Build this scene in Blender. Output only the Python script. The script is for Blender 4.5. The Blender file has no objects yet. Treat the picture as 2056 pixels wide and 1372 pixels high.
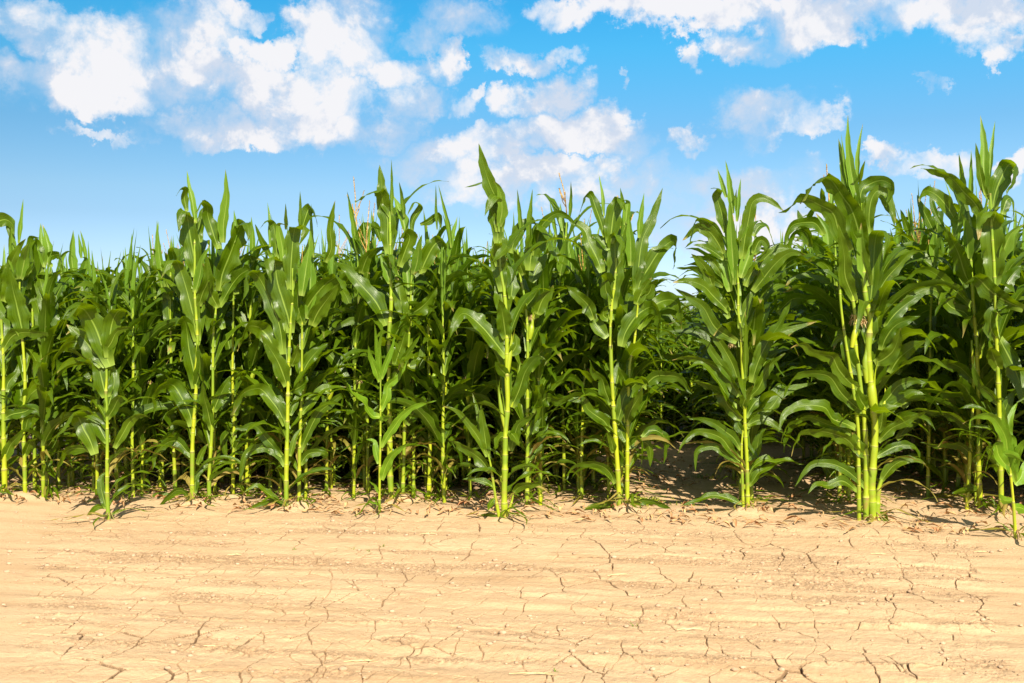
import bpy, math, random
import numpy as np
from math import radians as R, sin, cos, pi

# ------------------------------------------------------------------ camera, sky, sun, exposure
scene = bpy.context.scene
COL = scene.collection
PITCH = 0.02300
cam_data = bpy.data.cameras.new('camera')
cam = bpy.data.objects.new('camera', cam_data)
COL.objects.link(cam)
cam.location = (0, 0, 1.2)
cam.rotation_euler = (pi/2 - PITCH, 0, 0)
cam_data.sensor_width = 36.0
cam_data.lens = 36.0*2000/2056
cam_data.clip_start = .05
cam_data.clip_end = 3000
scene.camera = cam

SUN_AZ, SUN_EL = R(165), R(40)       # azimuth clockwise from +Y, elevation
world = bpy.data.worlds.new('World')
scene.world = world
world.use_nodes = True
sun_data = bpy.data.lights.new('sun', 'SUN')
sun_data.energy = 5.0
sun_data.angle = R(.53)
sun_data.color = (1.0, .92, .76)
sun = bpy.data.objects.new('sun', sun_data)
COL.objects.link(sun)
sun.location = (6, -6, 8)
sd = (sin(SUN_AZ)*cos(SUN_EL), cos(SUN_AZ)*cos(SUN_EL), sin(SUN_EL))
from mathutils import Vector
sun.rotation_euler = Vector(sd).to_track_quat('Z', 'Y').to_euler()

vs = scene.view_settings
vs.view_transform = 'Standard'
vs.look = 'None'
vs.gamma = 1
vs.exposure = 1.08
scene.cycles.max_bounces = 6
scene.cycles.transparent_max_bounces = 4

class NT:
    """small helper for node trees"""
    def __init__(s, tree):
        s.t = tree; s.n = tree.nodes; s.l = tree.links
    def new(s, typ, **kw):
        n = s.n.new(typ)
        for k, v in kw.items():
            setattr(n, k, v)
        return n
    def put(s, sock, v):
        if hasattr(v, 'links') or isinstance(v, bpy.types.NodeSocket):
            s.l.new(v, sock)
        else:
            sock.default_value = v
    def m(s, op, a, b=0.0, c=0.0, clamp=False):
        n = s.n.new('ShaderNodeMath'); n.operation = op; n.use_clamp = clamp
        s.put(n.inputs[0], a); s.put(n.inputs[1], b)
        if op in ('MULTIPLY_ADD', 'SMOOTH_MAX', 'SMOOTH_MIN'): s.put(n.inputs[2], c)
        return n.outputs[0]
    def rng(s, v, a, b, c=0., d=1., smooth=True):
        n = s.n.new('ShaderNodeMapRange')
        n.interpolation_type = 'SMOOTHSTEP' if smooth else 'LINEAR'
        s.put(n.inputs['Value'], v)
        for k, x in zip(('From Min', 'From Max', 'To Min', 'To Max'), (a, b, c, d)):
            s.put(n.inputs[k], x)
        return n.outputs[0]
    def mix(s, f, a, b, blend='MIX'):
        n = s.n.new('ShaderNodeMix'); n.data_type = 'RGBA'; n.blend_type = blend
        s.put(n.inputs[0], f); s.put(n.inputs[6], a); s.put(n.inputs[7], b)
        return n.outputs[2]
    def noise(s, vec, scale, detail=3, rough=.5, dist=0.0):
        n = s.n.new('ShaderNodeTexNoise')
        if vec is not None: s.put(n.inputs['Vector'], vec)
        n.inputs['Scale'].default_value = scale; n.inputs['Detail'].default_value = detail
        n.inputs['Roughness'].default_value = rough; n.inputs['Distortion'].default_value = dist
        return n.outputs['Fac']
    def comb(s, x, y, z):
        n = s.n.new('ShaderNodeCombineXYZ')
        s.put(n.inputs[0], x); s.put(n.inputs[1], y); s.put(n.inputs[2], z)
        return n.outputs[0]

# sky: Nishita for the blue, and a layer of fair weather cumulus laid out by compass bearing and height angle
W = NT(world.node_tree)
W.n.clear()
wout = W.new('ShaderNodeOutputWorld'); bg = W.new('ShaderNodeBackground')
sky = W.new('ShaderNodeTexSky', sky_type='NISHITA', sun_disc=False)
sky.sun_elevation = SUN_EL; sky.sun_rotation = SUN_AZ
sky.air_density = 1.0; sky.dust_density = .6; sky.ozone_density = 2.0
tc = W.new('ShaderNodeTexCoord')
sep = W.new('ShaderNodeSeparateXYZ'); W.l.new(tc.outputs['Generated'], sep.inputs[0])
az = W.m('ARCTAN2', sep.outputs[0], sep.outputs[1])
el = W.m('ARCSINE', sep.outputs[2])
# blobs: bearing, height angle, half width, half height, strength   (degrees)
CLOUDS = [
(-25.67,14.91,3.54,1.36,0.80),
(-21.13,13.67,4.08,2.04,1.00),
(-19.12,15.22,3.54,1.63,1.00),
(-23.58,11.96,3.81,1.36,0.95),
(-16.82,12.73,4.63,1.36,1.00),
(-15.22,16.53,1.36,0.68,0.70),
(-14.16,14.45,1.63,0.95,0.90),
(-9.80,15.84,2.72,2.31,1.05),
(-8.14,15.13,1.63,1.09,0.80),
(-19.90,11.88,4.35,1.22,0.80),
(-13.10,12.03,4.63,1.50,1.00),
(-6.75,13.59,2.18,0.95,0.95),
(-5.91,12.14,2.18,1.09,0.95),
(-11.48,10.63,4.08,1.36,0.95),
(-6.47,10.78,1.63,0.95,0.90),
(-3.92,14.19,0.95,1.09,0.80),
(-17.36,10.18,3.27,0.76,0.80),
(-22.15,9.73,1.91,0.27,0.35),
(-2.79,16.56,2.59,1.50,0.85),
(-4.49,15.49,1.63,0.82,0.60),
(1.20,14.43,2.18,0.60,0.75),
(1.48,12.34,2.18,1.09,1.05),
(-1.65,12.61,0.60,0.44,0.70),
(-2.65,11.92,0.95,0.82,0.60),
(3.48,10.14,4.08,1.22,1.00),
(6.59,9.82,1.63,0.95,0.70),
(-3.65,9.03,3.81,0.95,0.95),
(-0.80,9.61,1.63,0.95,0.80),
(2.61,17.08,1.63,0.82,0.70),
(7.13,16.85,3.54,1.09,1.10),
(11.83,16.88,3.54,0.95,1.10),
(18.45,16.27,5.44,1.22,1.10),
(14.53,15.19,2.18,0.95,0.95),
(23.40,15.65,4.90,1.36,1.10),
(25.53,14.68,2.72,1.09,1.00),
(26.69,13.47,0.95,0.68,1.00),
(25.43,13.81,0.68,0.49,0.50),
(15.09,11.14,2.99,1.22,1.05),
(16.94,10.78,1.63,0.95,0.80),
(10.22,10.05,1.22,0.60,0.85),
(11.43,14.52,0.68,0.82,0.40),
(7.72,7.87,2.45,1.09,0.95),
(9.12,6.87,1.63,0.68,0.70),
(13.23,7.73,3.27,1.09,0.95),
(20.53,8.49,1.36,0.54,0.85),
(23.47,8.31,1.63,0.60,0.60),
(22.76,7.72,1.63,0.54,0.60),
(26.98,8.08,1.09,0.68,0.60),
(0.34,7.52,4.63,1.09,0.95),
(4.33,6.66,3.81,0.95,0.80),
(12.43,5.56,4.63,1.36,0.75),
(16.18,6.01,2.45,1.22,0.75),
(6.32,5.66,3.27,0.82,0.40),
(22.72,11.66,0.54,0.27,0.40),
(5.74,12.95,0.38,0.24,0.40)
]
warp = W.new('ShaderNodeTexNoise'); warp.inputs['Scale'].default_value = 11; warp.inputs['Detail'].default_value = 10; warp.inputs['Roughness'].default_value = .64
W.l.new(tc.outputs['Generated'], warp.inputs['Vector'])
wsep = W.new('ShaderNodeSeparateColor'); W.l.new(warp.outputs['Color'], wsep.inputs[0])
azw = W.m('ADD', az, W.m('MULTIPLY', W.m('SUBTRACT', wsep.outputs[0], .5), .17))
elw = W.m('ADD', el, W.m('MULTIPLY', W.m('SUBTRACT', wsep.outputs[1], .5), .13))
tot = None
for a, e, wa, we, st in CLOUDS:
    dx = W.m('MULTIPLY', W.m('SUBTRACT', azw, R(a)), 1/R(wa))
    dy = W.m('MULTIPLY', W.m('SUBTRACT', elw, R(e)), 1/R(we))
    d2 = W.m('MULTIPLY_ADD', dx, dx, W.m('MULTIPLY', dy, dy))
    g = W.m('MULTIPLY', W.rng(d2, 1.9, 0.0), st)
    tot = g if tot is None else W.m('MAXIMUM', tot, g)
# beyond the part of the sky in the picture the same kind of cloud goes on, thickened to add fill light
far = W.m('MULTIPLY', W.rng(W.noise(tc.outputs['Generated'], 2.6, 2), .40, .56), W.rng(W.m('ABSOLUTE', az), R(31), R(40)))
tot = W.m('MAXIMUM', tot, W.m('MULTIPLY', far, .95))
fine = W.noise(tc.outputs['Generated'], 14, 12, .60, .35)
puff = W.noise(tc.outputs['Generated'], 38, 6, .6)
up = W.new('ShaderNodeVectorMath', operation='ADD'); W.l.new(tc.outputs['Generated'], up.inputs[0]); up.inputs[1].default_value = (.004, .0, .013)
fine_up = W.noise(up.outputs[0], 13, 6, .6, .2)
puff_up = W.noise(up.outputs[0], 38, 4, .6)
dens = W.m('ADD', W.m('MULTIPLY', tot, .90), W.m('MULTIPLY', W.m('SUBTRACT', fine, .5), 2.9))
dens = W.m('ADD', dens, W.m('MULTIPLY', W.m('SUBTRACT', puff, .5), 1.1))
cov = W.m('POWER', W.rng(dens, -.12, .90, smooth=False), 1.35)
cov = W.m('MULTIPLY', cov, W.rng(tot, .0, .34))
veil = W.m('MULTIPLY', W.rng(tot, 0, .8), W.rng(W.noise(tc.outputs['Generated'], 5, 5), .35, .7, .10, .42))
cov = W.m('MAXIMUM', cov, veil)
skyc = W.n.new('ShaderNodeMix'); skyc.data_type = 'RGBA'; skyc.blend_type = 'MULTIPLY'
skyc.inputs[0].default_value = 1
W.l.new(sky.outputs[0], skyc.inputs[6]); 
ramp = W.new('ShaderNodeValToRGB')           # clear blue of the day, by height above the horizon (radians)
els = ramp.color_ramp.elements
TINT = [(0.0, (.92, 1.05, 1.5)), (.0375, (.90, 1.05, 1.45)), (.10, (.72, .90, 1.10)), (.124, (.73, .94, 1.08)), (.182, (.54, .93, 1.09)), (.262, (.32, 1.15, 1.33)), (.30, (.23, 1.14, 1.38)), (.75, (.62, 1.0, 1.15))]
while len(els) < len(TINT): els.new(.5)
for e_, (p_, c_) in zip(els, TINT):
    e_.position = p_
for e_, (p_, c_) in zip(els, TINT):
    e_.color = (*c_, 1)
W.l.new(el, ramp.inputs[0])
side = W.rng(az, -.5, .5, .94, 1.26, False)
W.l.new(W.mix(1.0, ramp.outputs[0], W.comb(side, side, side), 'MULTIPLY'), skyc.inputs[7])
lit = W.m('ADD', W.m('MULTIPLY', W.m('SUBTRACT', fine, fine_up), 5.5), W.m('MULTIPLY', W.m('SUBTRACT', puff, puff_up), 1.6))
lit = W.m('ADD', W.m('ADD', lit, .42), W.m('MULTIPLY', W.m('SUBTRACT', dens, .6), .25))
shade = W.mix(W.rng(lit, 0, .85), (6.0, 6.6, 7.7, 1), (8.6, 8.4, 8.5, 1))
col = W.mix(W.m('MULTIPLY', cov, .94), skyc.outputs[2], shade)
W.l.new(col, bg.inputs[0]); bg.inputs[1].default_value = .053
W.l.new(bg.outputs[0], wout.inputs[0])

# ------------------------------------------------------------------ numpy noise
def vnoise(x, y, seed=0):
    xi = np.floor(x).astype(np.int64); yi = np.floor(y).astype(np.int64)
    fx = x - xi; fy = y - yi
    fx = fx*fx*fx*(fx*(fx*6-15)+10); fy = fy*fy*fy*(fy*(fy*6-15)+10)
    def h(a, b):
        n = (a*374761393 + b*668265263 + seed*974711) & 0x7fffffff
        n = ((n ^ (n >> 13))*1274126177) & 0x7fffffff
        return ((n ^ (n >> 16)) & 0xffff)/65535.0
    return (h(xi, yi)*(1-fx) + h(xi+1, yi)*fx)*(1-fy) + (h(xi, yi+1)*(1-fx) + h(xi+1, yi+1)*fx)*fy
def fbm(x, y, seed=0, octv=4, gain=.5):
    s = 0; a = 1; t = 0
    for o in range(octv):
        s = s + a*vnoise(x*2**o + 13.7*o, y*2**o + 7.1*o, seed+o); t += a; a *= gain
    return s/t
def hash2(a, b, seed):
    n = (a*73856093 + b*19349663 + seed*83492791) & 0x7fffffff
    n = ((n ^ (n >> 13))*1274126177) & 0x7fffffff
    return ((n ^ (n >> 15)) & 0xffff)/65535.0
def crackdist(x, y, seed=3):
    """distance to the nearest crack line, in cell units"""
    xi = np.floor(x).astype(np.int64); yi = np.floor(y).astype(np.int64)
    b1 = np.full(x.shape, 9.0); px = np.zeros(x.shape); py = np.zeros(x.shape); pts = []
    for i in (-1, 0, 1):
        for j in (-1, 0, 1):
            cx = xi+i+.1+.8*hash2(xi+i, yi+j, seed); cy = yi+j+.1+.8*hash2(xi+i, yi+j, seed+7)
            d = (cx-x)**2 + (cy-y)**2
            pts.append((cx, cy, d))
            m = d < b1
            b1 = np.where(m, d, b1); px = np.where(m, cx, px); py = np.where(m, cy, py)
    out = np.full(x.shape, 9.0)
    for cx, cy, d in pts:
        l = np.sqrt((cx-px)**2 + (cy-py)**2)
        out = np.where(l > 1e-6, np.minimum(out, (d-b1)/(2*np.maximum(l, 1e-6))), out)
    return out

A = R(9.4)                                            # the rows run 9.4 degrees clockwise of +Y
def to_sq(x, y): return x*cos(A)-y*sin(A), x*sin(A)+y*cos(A)
def to_xy(s, q): return s*cos(A)+q*sin(A), -s*sin(A)+q*cos(A)

def ground_h(x, y, fine=True, shade_and_crumb=False):
    s, q = to_sq(x, y)
    h = .030*(fbm(x*.9, y*.9, 11, 3)-.5)
    wob = q + .05*(fbm(s*.6, q*.5, 5, 2)-.5)
    front = 1/(1+np.exp((q-5.75)*9))                    # the bare headland
    h = h + front*(.016*(vnoise(wob*6.5+3, s*.12, 21)-.5) + .006*(vnoise(wob*19, s*.5, 22)-.5)*fbm(s*1.5, q*3, 23, 2)*2)
    h = h + (1-front)*(.05*(fbm(x*2.6, y*2.6, 31, 3)-.42))  # lumpier between the plants
    h = h + .022*np.exp(-((q-5.95)/.22)**2)*(fbm(s*1.6, q*1.6, 33, 2)+.2)
    for fx, fy, fr_ in FEET:
        d2f = (x-fx)**2+(y-fy)**2
        m_ = d2f < .09
        if m_.any():
            h = h.copy() if not h.flags.writeable else h
            h[m_] += (.022*np.exp(-d2f[m_]/.0065)*(.5+fbm(x[m_]*14, y[m_]*14, 35, 2)))*fr_
    if not fine: return h
    h = h + .0085*(fbm(x*19, y*24, 41, 5, .62)-.5)*(.35+1.3*fbm(s*2, q*5, 44, 2)) + .010*(fbm(s*3.2, q*7, 42, 3)-.5)*front
    # cracks
    wx = x + .06*(fbm(x*7, y*7, 51, 3)-.5); wy = y + .06*(fbm(x*7+40, y*7, 52, 3)-.5)
    ws, wq = to_sq(wx, wy)
    d = crackdist(ws*5.2+.6*fbm(wq*2, ws*2, 55, 2), wq*2.6, 3)/4.1
    msk = np.clip((fbm(s*3.0, q*3.4, 61, 3)-.37)*6, 0, 1)*np.clip((fbm(s*9, q*7, 62, 2)-.36)*7, .15, 1)*np.clip(1.35-(1-front)*1.1, 0, 1)
    wid = (.0019 + .0030*np.clip((fbm(s*1.7, q*1.9, 63, 2)-.45)*4, 0, 1))*(1+.08*np.clip((4.2-q)/.9, 0, 1))
    wid = wid*(.42+.62*vnoise(x*30, y*30, 64))*np.clip(1.6-vnoise(s*5, q*4, 68)*1.1, .4, 1)
    ck = msk*np.clip((1-d/np.maximum(wid, 1e-5))*1.6, 0, 1)
    h = h - .024*ck
    ck_shade = msk*np.clip((1-d/np.maximum(wid*1.5+.0012, 1e-5))*2.4, 0, 1)  # colour mask that paints shade into the cracks, wider than their cut
    # finer secondary cracks
    d2 = crackdist(ws*7.5+2, wq*5.5+.8*ws, 9)/6
    msk2 = np.clip((fbm(s*3.1+9, q*3.3, 66, 3)-.40)*7, 0, 1)*np.clip((fbm(s*11, q*8, 67, 2)-.42)*8, 0, 1)*front
    ck2 = msk2*np.clip((1-d2/.0034)*1.8, 0, 1)
    h = h - .010*ck2
    # crumbled strips along the wheel lines
    cr = np.clip((fbm(s*1.6, q*8.5, 71, 4)-.56)*8, 0, 1)*front
    for (s0_, q0_, s1_, q1_, hw) in RIDGES:
        k = np.clip((s-s0_)/(s1_-s0_), -.2, 1.2); qc = q0_+(q1_-q0_)*k+.05*(fbm(s*1.5, s*0, 73, 3)-.5)
        g_ = np.exp(-((q-qc)/hw)**2)*np.clip(1.15-2*np.abs(k-.5)**3*3, 0, 1)
        h = h + .010*g_*(.4+fbm(s*8, q*12, 74, 3))
        cr = np.maximum(cr, np.clip(g_*1.6*(fbm(s*6, q*14, 77, 4)-.22)*2.2, 0, 1))
    h = h + cr*.013*(fbm(x*45, y*45, 72, 3, .7)-.55)
    # broken slabs of crust
    for (cx, cy, rx, ry, dep) in SLABS:
        e = np.sqrt(((s-cx)/rx)**2 + ((q-cy)/ry)**2) + .5*(fbm(x*16, y*16, 75, 3)-.5)
        k = np.clip((1-e)*9, 0, 1)
        h = h - k*(dep - .010*fbm(x*50, y*50, 76, 3, .7))
        cr = np.maximum(cr, k*.8)
    if shade_and_crumb: return h, np.clip(ck_shade*1.0+ck2*.9, 0, 1), cr
    return h
FEET = [(-2.386, 5.872, 0.60), (-2.044, 6.342, 1.10), (-1.943, 6.376, 0.60), (-1.412, 6.209, 1.10), (-1.356, 6.308, 1.60), (-0.815, 6.083, 0.60), (-0.781, 6.427, 1.10), (-0.718, 6.498, 1.60), (-0.044, 5.872, 0.60), (0.094, 6.226, 1.10), (0.675, 6.226, 0.60), (0.722, 6.226, 1.10), (1.442, 6.083, 1.60), (2.143, 5.887, 0.60), (2.923, 6.193, 1.10), (2.938, 5.946, 1.60), (2.720, 5.344, 0.60), (-3.354, 6.551, 1.10), (-3.216, 6.551, 1.60), (-1.855, 6.587, 1.60)]
RIDGES = [(-2.499, 3.344, -0.471, 3.396, 0.035), (-2.954, 4.640, -2.278, 4.645, 0.040), (-2.880, 3.857, -1.337, 3.933, 0.018), (-3.280, 4.396, -1.844, 4.421, 0.018), (-0.813, 4.518, 0.445, 4.553, 0.030), (0.215, 4.780, 1.547, 4.778, 0.030), (-0.511, 3.978, 1.331, 4.106, 0.018), (-2.701, 3.616, -0.679, 3.773, 0.015), (-0.273, 3.506, 1.175, 3.619, 0.020)]
SLABS = [(-0.030,5.038,0.13,0.06,0.012),(0.165,5.018,0.10,0.06,0.012),(1.238,5.045,0.20,0.07,0.016),(-2.446,4.659,0.14,0.05,0.014),(-1.014,3.549,0.10,0.05,0.010),(-3.703,5.224,0.02,0.01,0.004),(0.431,4.636,0.05,0.02,0.008)]

# ------------------------------------------------------------------ materials
def mat(name):
    m = bpy.data.materials.new(name); m.use_nodes = True
    t = NT(m.node_tree); p = t.n['Principled BSDF']
    return m, t, p

def leaf_material(name, base, base2, trans, rib, tip_amount=.5, gloss=.36):
    m, t, p = mat(name)
    uv = t.new('ShaderNodeUVMap'); uv.uv_map = 'uv'
    sp = t.new('ShaderNodeSeparateXYZ'); t.l.new(uv.outputs[0], sp.inputs[0])
    u, v = sp.outputs[0], sp.outputs[1]
    g = t.new('ShaderNodeNewGeometry')
    rnd = g.outputs['Random Per Island']
    au = t.m('ABSOLUTE', t.m('SUBTRACT', u, .5))
    ribw = t.rng(v, 0, .9, .042, .008, False)
    ribm = t.rng(t.m('DIVIDE', au, ribw), 1.25, .6)
    st = t.noise(t.comb(t.m('MULTIPLY', u, 34), t.m('MULTIPLY', v, 1.1), rnd), 1.0, 2)
    c = t.mix(rnd, base, base2)
    c = t.mix(t.m('MULTIPLY', t.rng(st, .35, .7), .55), c, tuple(x*1.45 for x in base2[:3])+(1,))
    pos = t.new('ShaderNodeTexCoord')
    blot = t.noise(pos.outputs['Object'], 6, 3)
    c = t.mix(t.rng(blot, .45, .75, 0, .45), c, (base[0]*.55, base[1]*.62, base[2]*.7, 1))
    # collar end paler, tips and edges dry on some leaves
    c = t.mix(t.rng(v, .12, 0, 0, .8), c, rib)
    c = t.mix(t.m('MULTIPLY', ribm, t.rng(v, 1, .3, .15, .75)), c, rib)
    dry = t.m('MULTIPLY', t.rng(t.m('ADD', v, t.m('MULTIPLY', t.m('SUBTRACT', blot, .5), .35)), .90, 1.0), t.rng(rnd, 1-tip_amount, 1))
    c = t.mix(dry, c, (.42, .30, .10, 1))
    hole = t.m('MULTIPLY', t.rng(t.noise(pos.outputs['Object'], 55, 2), .70, .74), t.rng(blot, .55, .62))
    c = t.mix(t.m('MULTIPLY', hole, .7), c, (.38, .34, .12, 1))
    t.l.new(c, p.inputs['Base Color'])
    p.inputs['Roughness'].default_value = gloss
    t.put(p.inputs['Roughness'], t.rng(st, .3, .7, gloss-.05, gloss+.12))
    p.inputs['IOR'].default_value = 1.42
    wv = t.m('SINE', t.m('MULTIPLY', u, 190))
    hgt = t.m('ADD', t.m('MULTIPLY', wv, .25), t.m('ADD', st, t.m('MULTIPLY', ribm, -.8)))
    b = t.new('ShaderNodeBump'); b.inputs['Strength'].default_value = .28; b.inputs['Distance'].default_value = .002
    t.l.new(hgt, b.inputs['Height']); t.l.new(b.outputs[0], p.inputs['Normal'])
    tr = t.new('ShaderNodeBsdfTranslucent')
    t.l.new(t.mix(t.m('MULTIPLY', ribm, .6), t.mix(rnd, trans, tuple(x*.75 for x in trans[:3])+(1,)), rib), tr.inputs[0])
    mx = t.new('ShaderNodeMixShader'); mx.inputs[0].default_value = .40
    t.l.new(p.outputs[0], mx.inputs[1]); t.l.new(tr.outputs[0], mx.inputs[2])
    t.l.new(mx.outputs[0], t.n['Material Output'].inputs[0])
    return m

RIB = (.30, .42, .055, 1)
M_LEAF = leaf_material('corn leaf', (.034, .080, .001, 1), (.082, .138, .002, 1), (.26, .38, .002, 1), RIB, .5, .30)
M_LEAF_DULL = leaf_material('field corn leaf', (.035, .080, .002, 1), (.078, .130, .002, 1), (.26, .38, .002, 1), RIB, .6, .32)
M_OLD = leaf_material('withering corn leaf', (.17, .17, .012, 1), (.30, .22, .05, 1), (.30, .26, .03, 1), (.42, .36, .12, 1), 1.0, .55)
M_LEAF_LIME = leaf_material('young corn leaf', (.095, .200, .008, 1), (.135, .250, .008, 1), (.30, .46, .01, 1), (.34, .48, .05, 1), .3)
M_SPEAR = leaf_material('rolled corn leaf', (.10, .20, .012, 1), (.15, .26, .02, 1), (.32, .46, .03, 1), (.36, .46, .09, 1), .7)

def stalk_material():
    m, t, p = mat('corn stalk')
    uv = t.new('ShaderNodeUVMap'); uv.uv_map = 'uv'
    sp = t.new('ShaderNodeSeparateXYZ'); t.l.new(uv.outputs[0], sp.inputs[0])
    u, v = sp.outputs[0], sp.outputs[1]        # v counts nodes, w height in metres via object z
    tcn = t.new('ShaderNodeTexCoord'); sz = t.new('ShaderNodeSeparateXYZ'); t.l.new(tcn.outputs['Object'], sz.inputs[0])
    z = sz.outputs[2]
    st = t.noise(t.comb(t.m('MULTIPLY', u, 30), t.m('MULTIPLY', v, 1.5), 0), 1.0, 3)
    oi = t.new('ShaderNodeObjectInfo')
    c = t.mix(oi.outputs['Random'], (.25, .31, .008, 1), (.35, .37, .008, 1))
    c = t.mix(t.rng(st, .4, .75, 0, .5), c, (.22, .33, .012, 1))
    c = t.mix(t.rng(z, .9, 1.7, 0, .75), c, (.17, .29, .012, 1))
    fr = t.m('FRACT', v)
    wn = t.new('ShaderNodeTexWhiteNoise', noise_dimensions='2D'); t.l.new(t.comb(t.m('FLOOR', v), oi.outputs['Random'], 0), wn.inputs['Vector'])
    sheath = t.m('MULTIPLY', t.rng(wn.outputs['Value'], .1, .8), t.rng(fr, .10, .5))
    c = t.mix(t.m('MULTIPLY', sheath, .75), c, (.12, .21, .012, 1))
    c = t.mix(t.rng(fr, .05, .0, 0, .75), c, (.50, .52, .10, 1))
    c = t.mix(t.rng(fr, .93, .99, 0, .9), c, (.16, .15, .03, 1))
    blot = t.noise(tcn.outputs['Object'], 16, 4)
    c = t.mix(t.m('MULTIPLY', t.rng(blot, .5, .72), t.rng(z, .35, .03, .15, .9)), c, (.27, .15, .045, 1))
    t.l.new(c, p.inputs['Base Color'])
    p.inputs['Roughness'].default_value = .42
    p.inputs['Subsurface Weight'].default_value = 0
    b = t.new('ShaderNodeBump'); b.inputs['Strength'].default_value = .35; b.inputs['Distance'].default_value = .002
    t.l.new(st, b.inputs['Height']); t.l.new(b.outputs[0], p.inputs['Normal'])
    return m
M_STALK = stalk_material()

def plain(name, c1, c2, scale=30, rough=.7):
    m, t, p = mat(name)
    tcn = t.new('ShaderNodeTexCoord')
    t.l.new(t.mix(t.rng(t.noise(tcn.outputs['Object'], scale, 4), .35, .65), c1, c2), p.inputs['Base Color'])
    p.inputs['Roughness'].default_value = rough
    return m
M_SILK = plain('corn silk', (.42, .24, .10, 1), (.52, .42, .18, 1), 60)
M_TASSEL = plain('tassel', (.42, .20, .045, 1), (.50, .36, .09, 1), 90)
M_ROOT = plain('brace root', (.30, .16, .07, 1), (.22, .24, .05, 1), 40)
M_STRAW = plain('straw', (.62, .48, .24, 1), (.46, .33, .15, 1), 20)
M_CLOD = plain('clod', (.43, .30, .19, 1), (.30, .20, .12, 1), 40, .95)
M_WEED = plain('weed leaf', (.13, .20, .012, 1), (.30, .30, .02, 1), 25, .5)
M_DRY = plain('dead leaf litter', (.30, .13, .05, 1), (.42, .28, .12, 1), 20, .8)

def soil_material():
    m, t, p = mat('dry loam')
    g = t.new('ShaderNodeNewGeometry'); pos = g.outputs['Position']
    mp = t.new('ShaderNodeMapping'); mp.inputs['Rotation'].default_value = (0, 0, A)
    t.l.new(pos, mp.inputs[0])
    mp2 = t.new('ShaderNodeMapping'); mp2.inputs['Scale'].default_value = (.35, 3.2, 1)
    t.l.new(mp.outputs[0], mp2.inputs[0])
    big = t.noise(pos, .9, 4)
    strip = t.noise(mp2.outputs[0], 2.2, 9, .72)
    fine = t.noise(pos, 60, 5, .65)
    grit = t.noise(pos, 260, 3, .6)
    c = t.mix(t.rng(strip, .42, .68), (.480, .325, .183, 1), (.380, .240, .124, 1))
    mott = t.noise(pos, 9, 7, .68)
    c = t.mix(t.rng(mott, .52, .68, 0, .5), c, (.370, .235, .120, 1))
    c = t.mix(t.rng(big, .35, .7, 0, .45), c, (.505, .352, .205, 1))
    c = t.mix(t.rng(fine, .5, .78, 0, .5), c, (.33, .215, .115, 1))
    c = t.mix(t.rng(grit, .6, .8, 0, .30), c, (.30, .20, .12, 1))
    # broken crust is darker, fresher earth
    mp3 = t.new('ShaderNodeMapping'); mp3.inputs['Scale'].default_value = (.9, 3.6, 1)
    t.l.new(mp.outputs[0], mp3.inputs[0])
    pat = t.noise(mp3.outputs[0], 3.4, 8, .70)
    c = t.mix(t.rng(pat, .56, .66, 0, .6), c, (.32, .205, .115, 1))
    # crack shade painted as colour; in the broken patches the earth is not bleached
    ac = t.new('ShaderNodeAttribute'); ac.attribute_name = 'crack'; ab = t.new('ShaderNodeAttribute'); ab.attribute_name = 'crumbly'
    clod = t.noise(pos, 75, 4, .7)
    c = t.mix(t.m('MULTIPLY', ab.outputs['Fac'], t.rng(clod, .38, .60, .15, .9)), c, (.27, .170, .092, 1))
    c = t.mix(t.m('MULTIPLY', t.rng(clod, .62, .70), t.rng(mott, .45, .6)), c, (.24, .145, .075, 1))
    mp4 = t.new('ShaderNodeMapping'); mp4.inputs['Scale'].default_value = (6, 30, 1)
    t.l.new(mp.outputs[0], mp4.inputs[0])
    c = t.mix(t.m('MULTIPLY', t.rng(t.noise(mp4.outputs[0], 1.6, 5, .6), .60, .68), t.rng(mott, .40, .60, .1, .55)), c, (.27, .165, .085, 1))
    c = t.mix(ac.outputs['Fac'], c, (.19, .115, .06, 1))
    t.l.new(c, p.inputs['Base Color'])
    p.inputs['Roughness'].default_value = .95
    p.inputs['Specular IOR Level'].default_value = .2
    b = t.new('ShaderNodeBump'); b.inputs['Strength'].default_value = .9; b.inputs['Distance'].default_value = .006
    t.l.new(t.m('ADD', fine, t.m('MULTIPLY', grit, .4)), b.inputs['Height'])
    t.l.new(b.outputs[0], p.inputs['Normal'])
    return m
M_SOIL = soil_material()

# ------------------------------------------------------------------ mesh collecting
class Acc:
    def __init__(s): s.v = []; s.f = []; s.uv = []; s.mi = []; s.n = 0
    def add(s, v, f, uv, mi=0):
        """v (n,3), f (m,4) indices, uv (n,2) per vertex"""
        s.v.append(v); s.f.append(f+s.n); s.uv.append(uv[f].reshape(-1, 2)); s.mi.append(np.full(len(f), mi, np.int32)); s.n += len(v)
    def mesh(s, name, mats):
        me = bpy.data.meshes.new(name)
        v = np.concatenate(s.v).astype(np.float32); f = np.concatenate(s.f).astype(np.int32); uv = np.concatenate(s.uv).astype(np.float32)
        me.vertices.add(len(v)); me.vertices.foreach_set('co', v.ravel())
        me.loops.add(f.size); me.loops.foreach_set('vertex_index', f.ravel())
        me.polygons.add(len(f)); me.polygons.foreach_set('loop_start', np.arange(0, f.size, 4, dtype=np.int32))
        me.polygons.foreach_set('material_index', np.concatenate(s.mi))
        me.update(calc_edges=True)
        u = me.uv_layers.new(name='uv'); u.data.foreach_set('uv', uv.ravel())
        me.polygons.foreach_set('use_smooth', np.ones(len(f), bool))
        for m in mats: me.materials.append(m)
        me.update()
        return me

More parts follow.
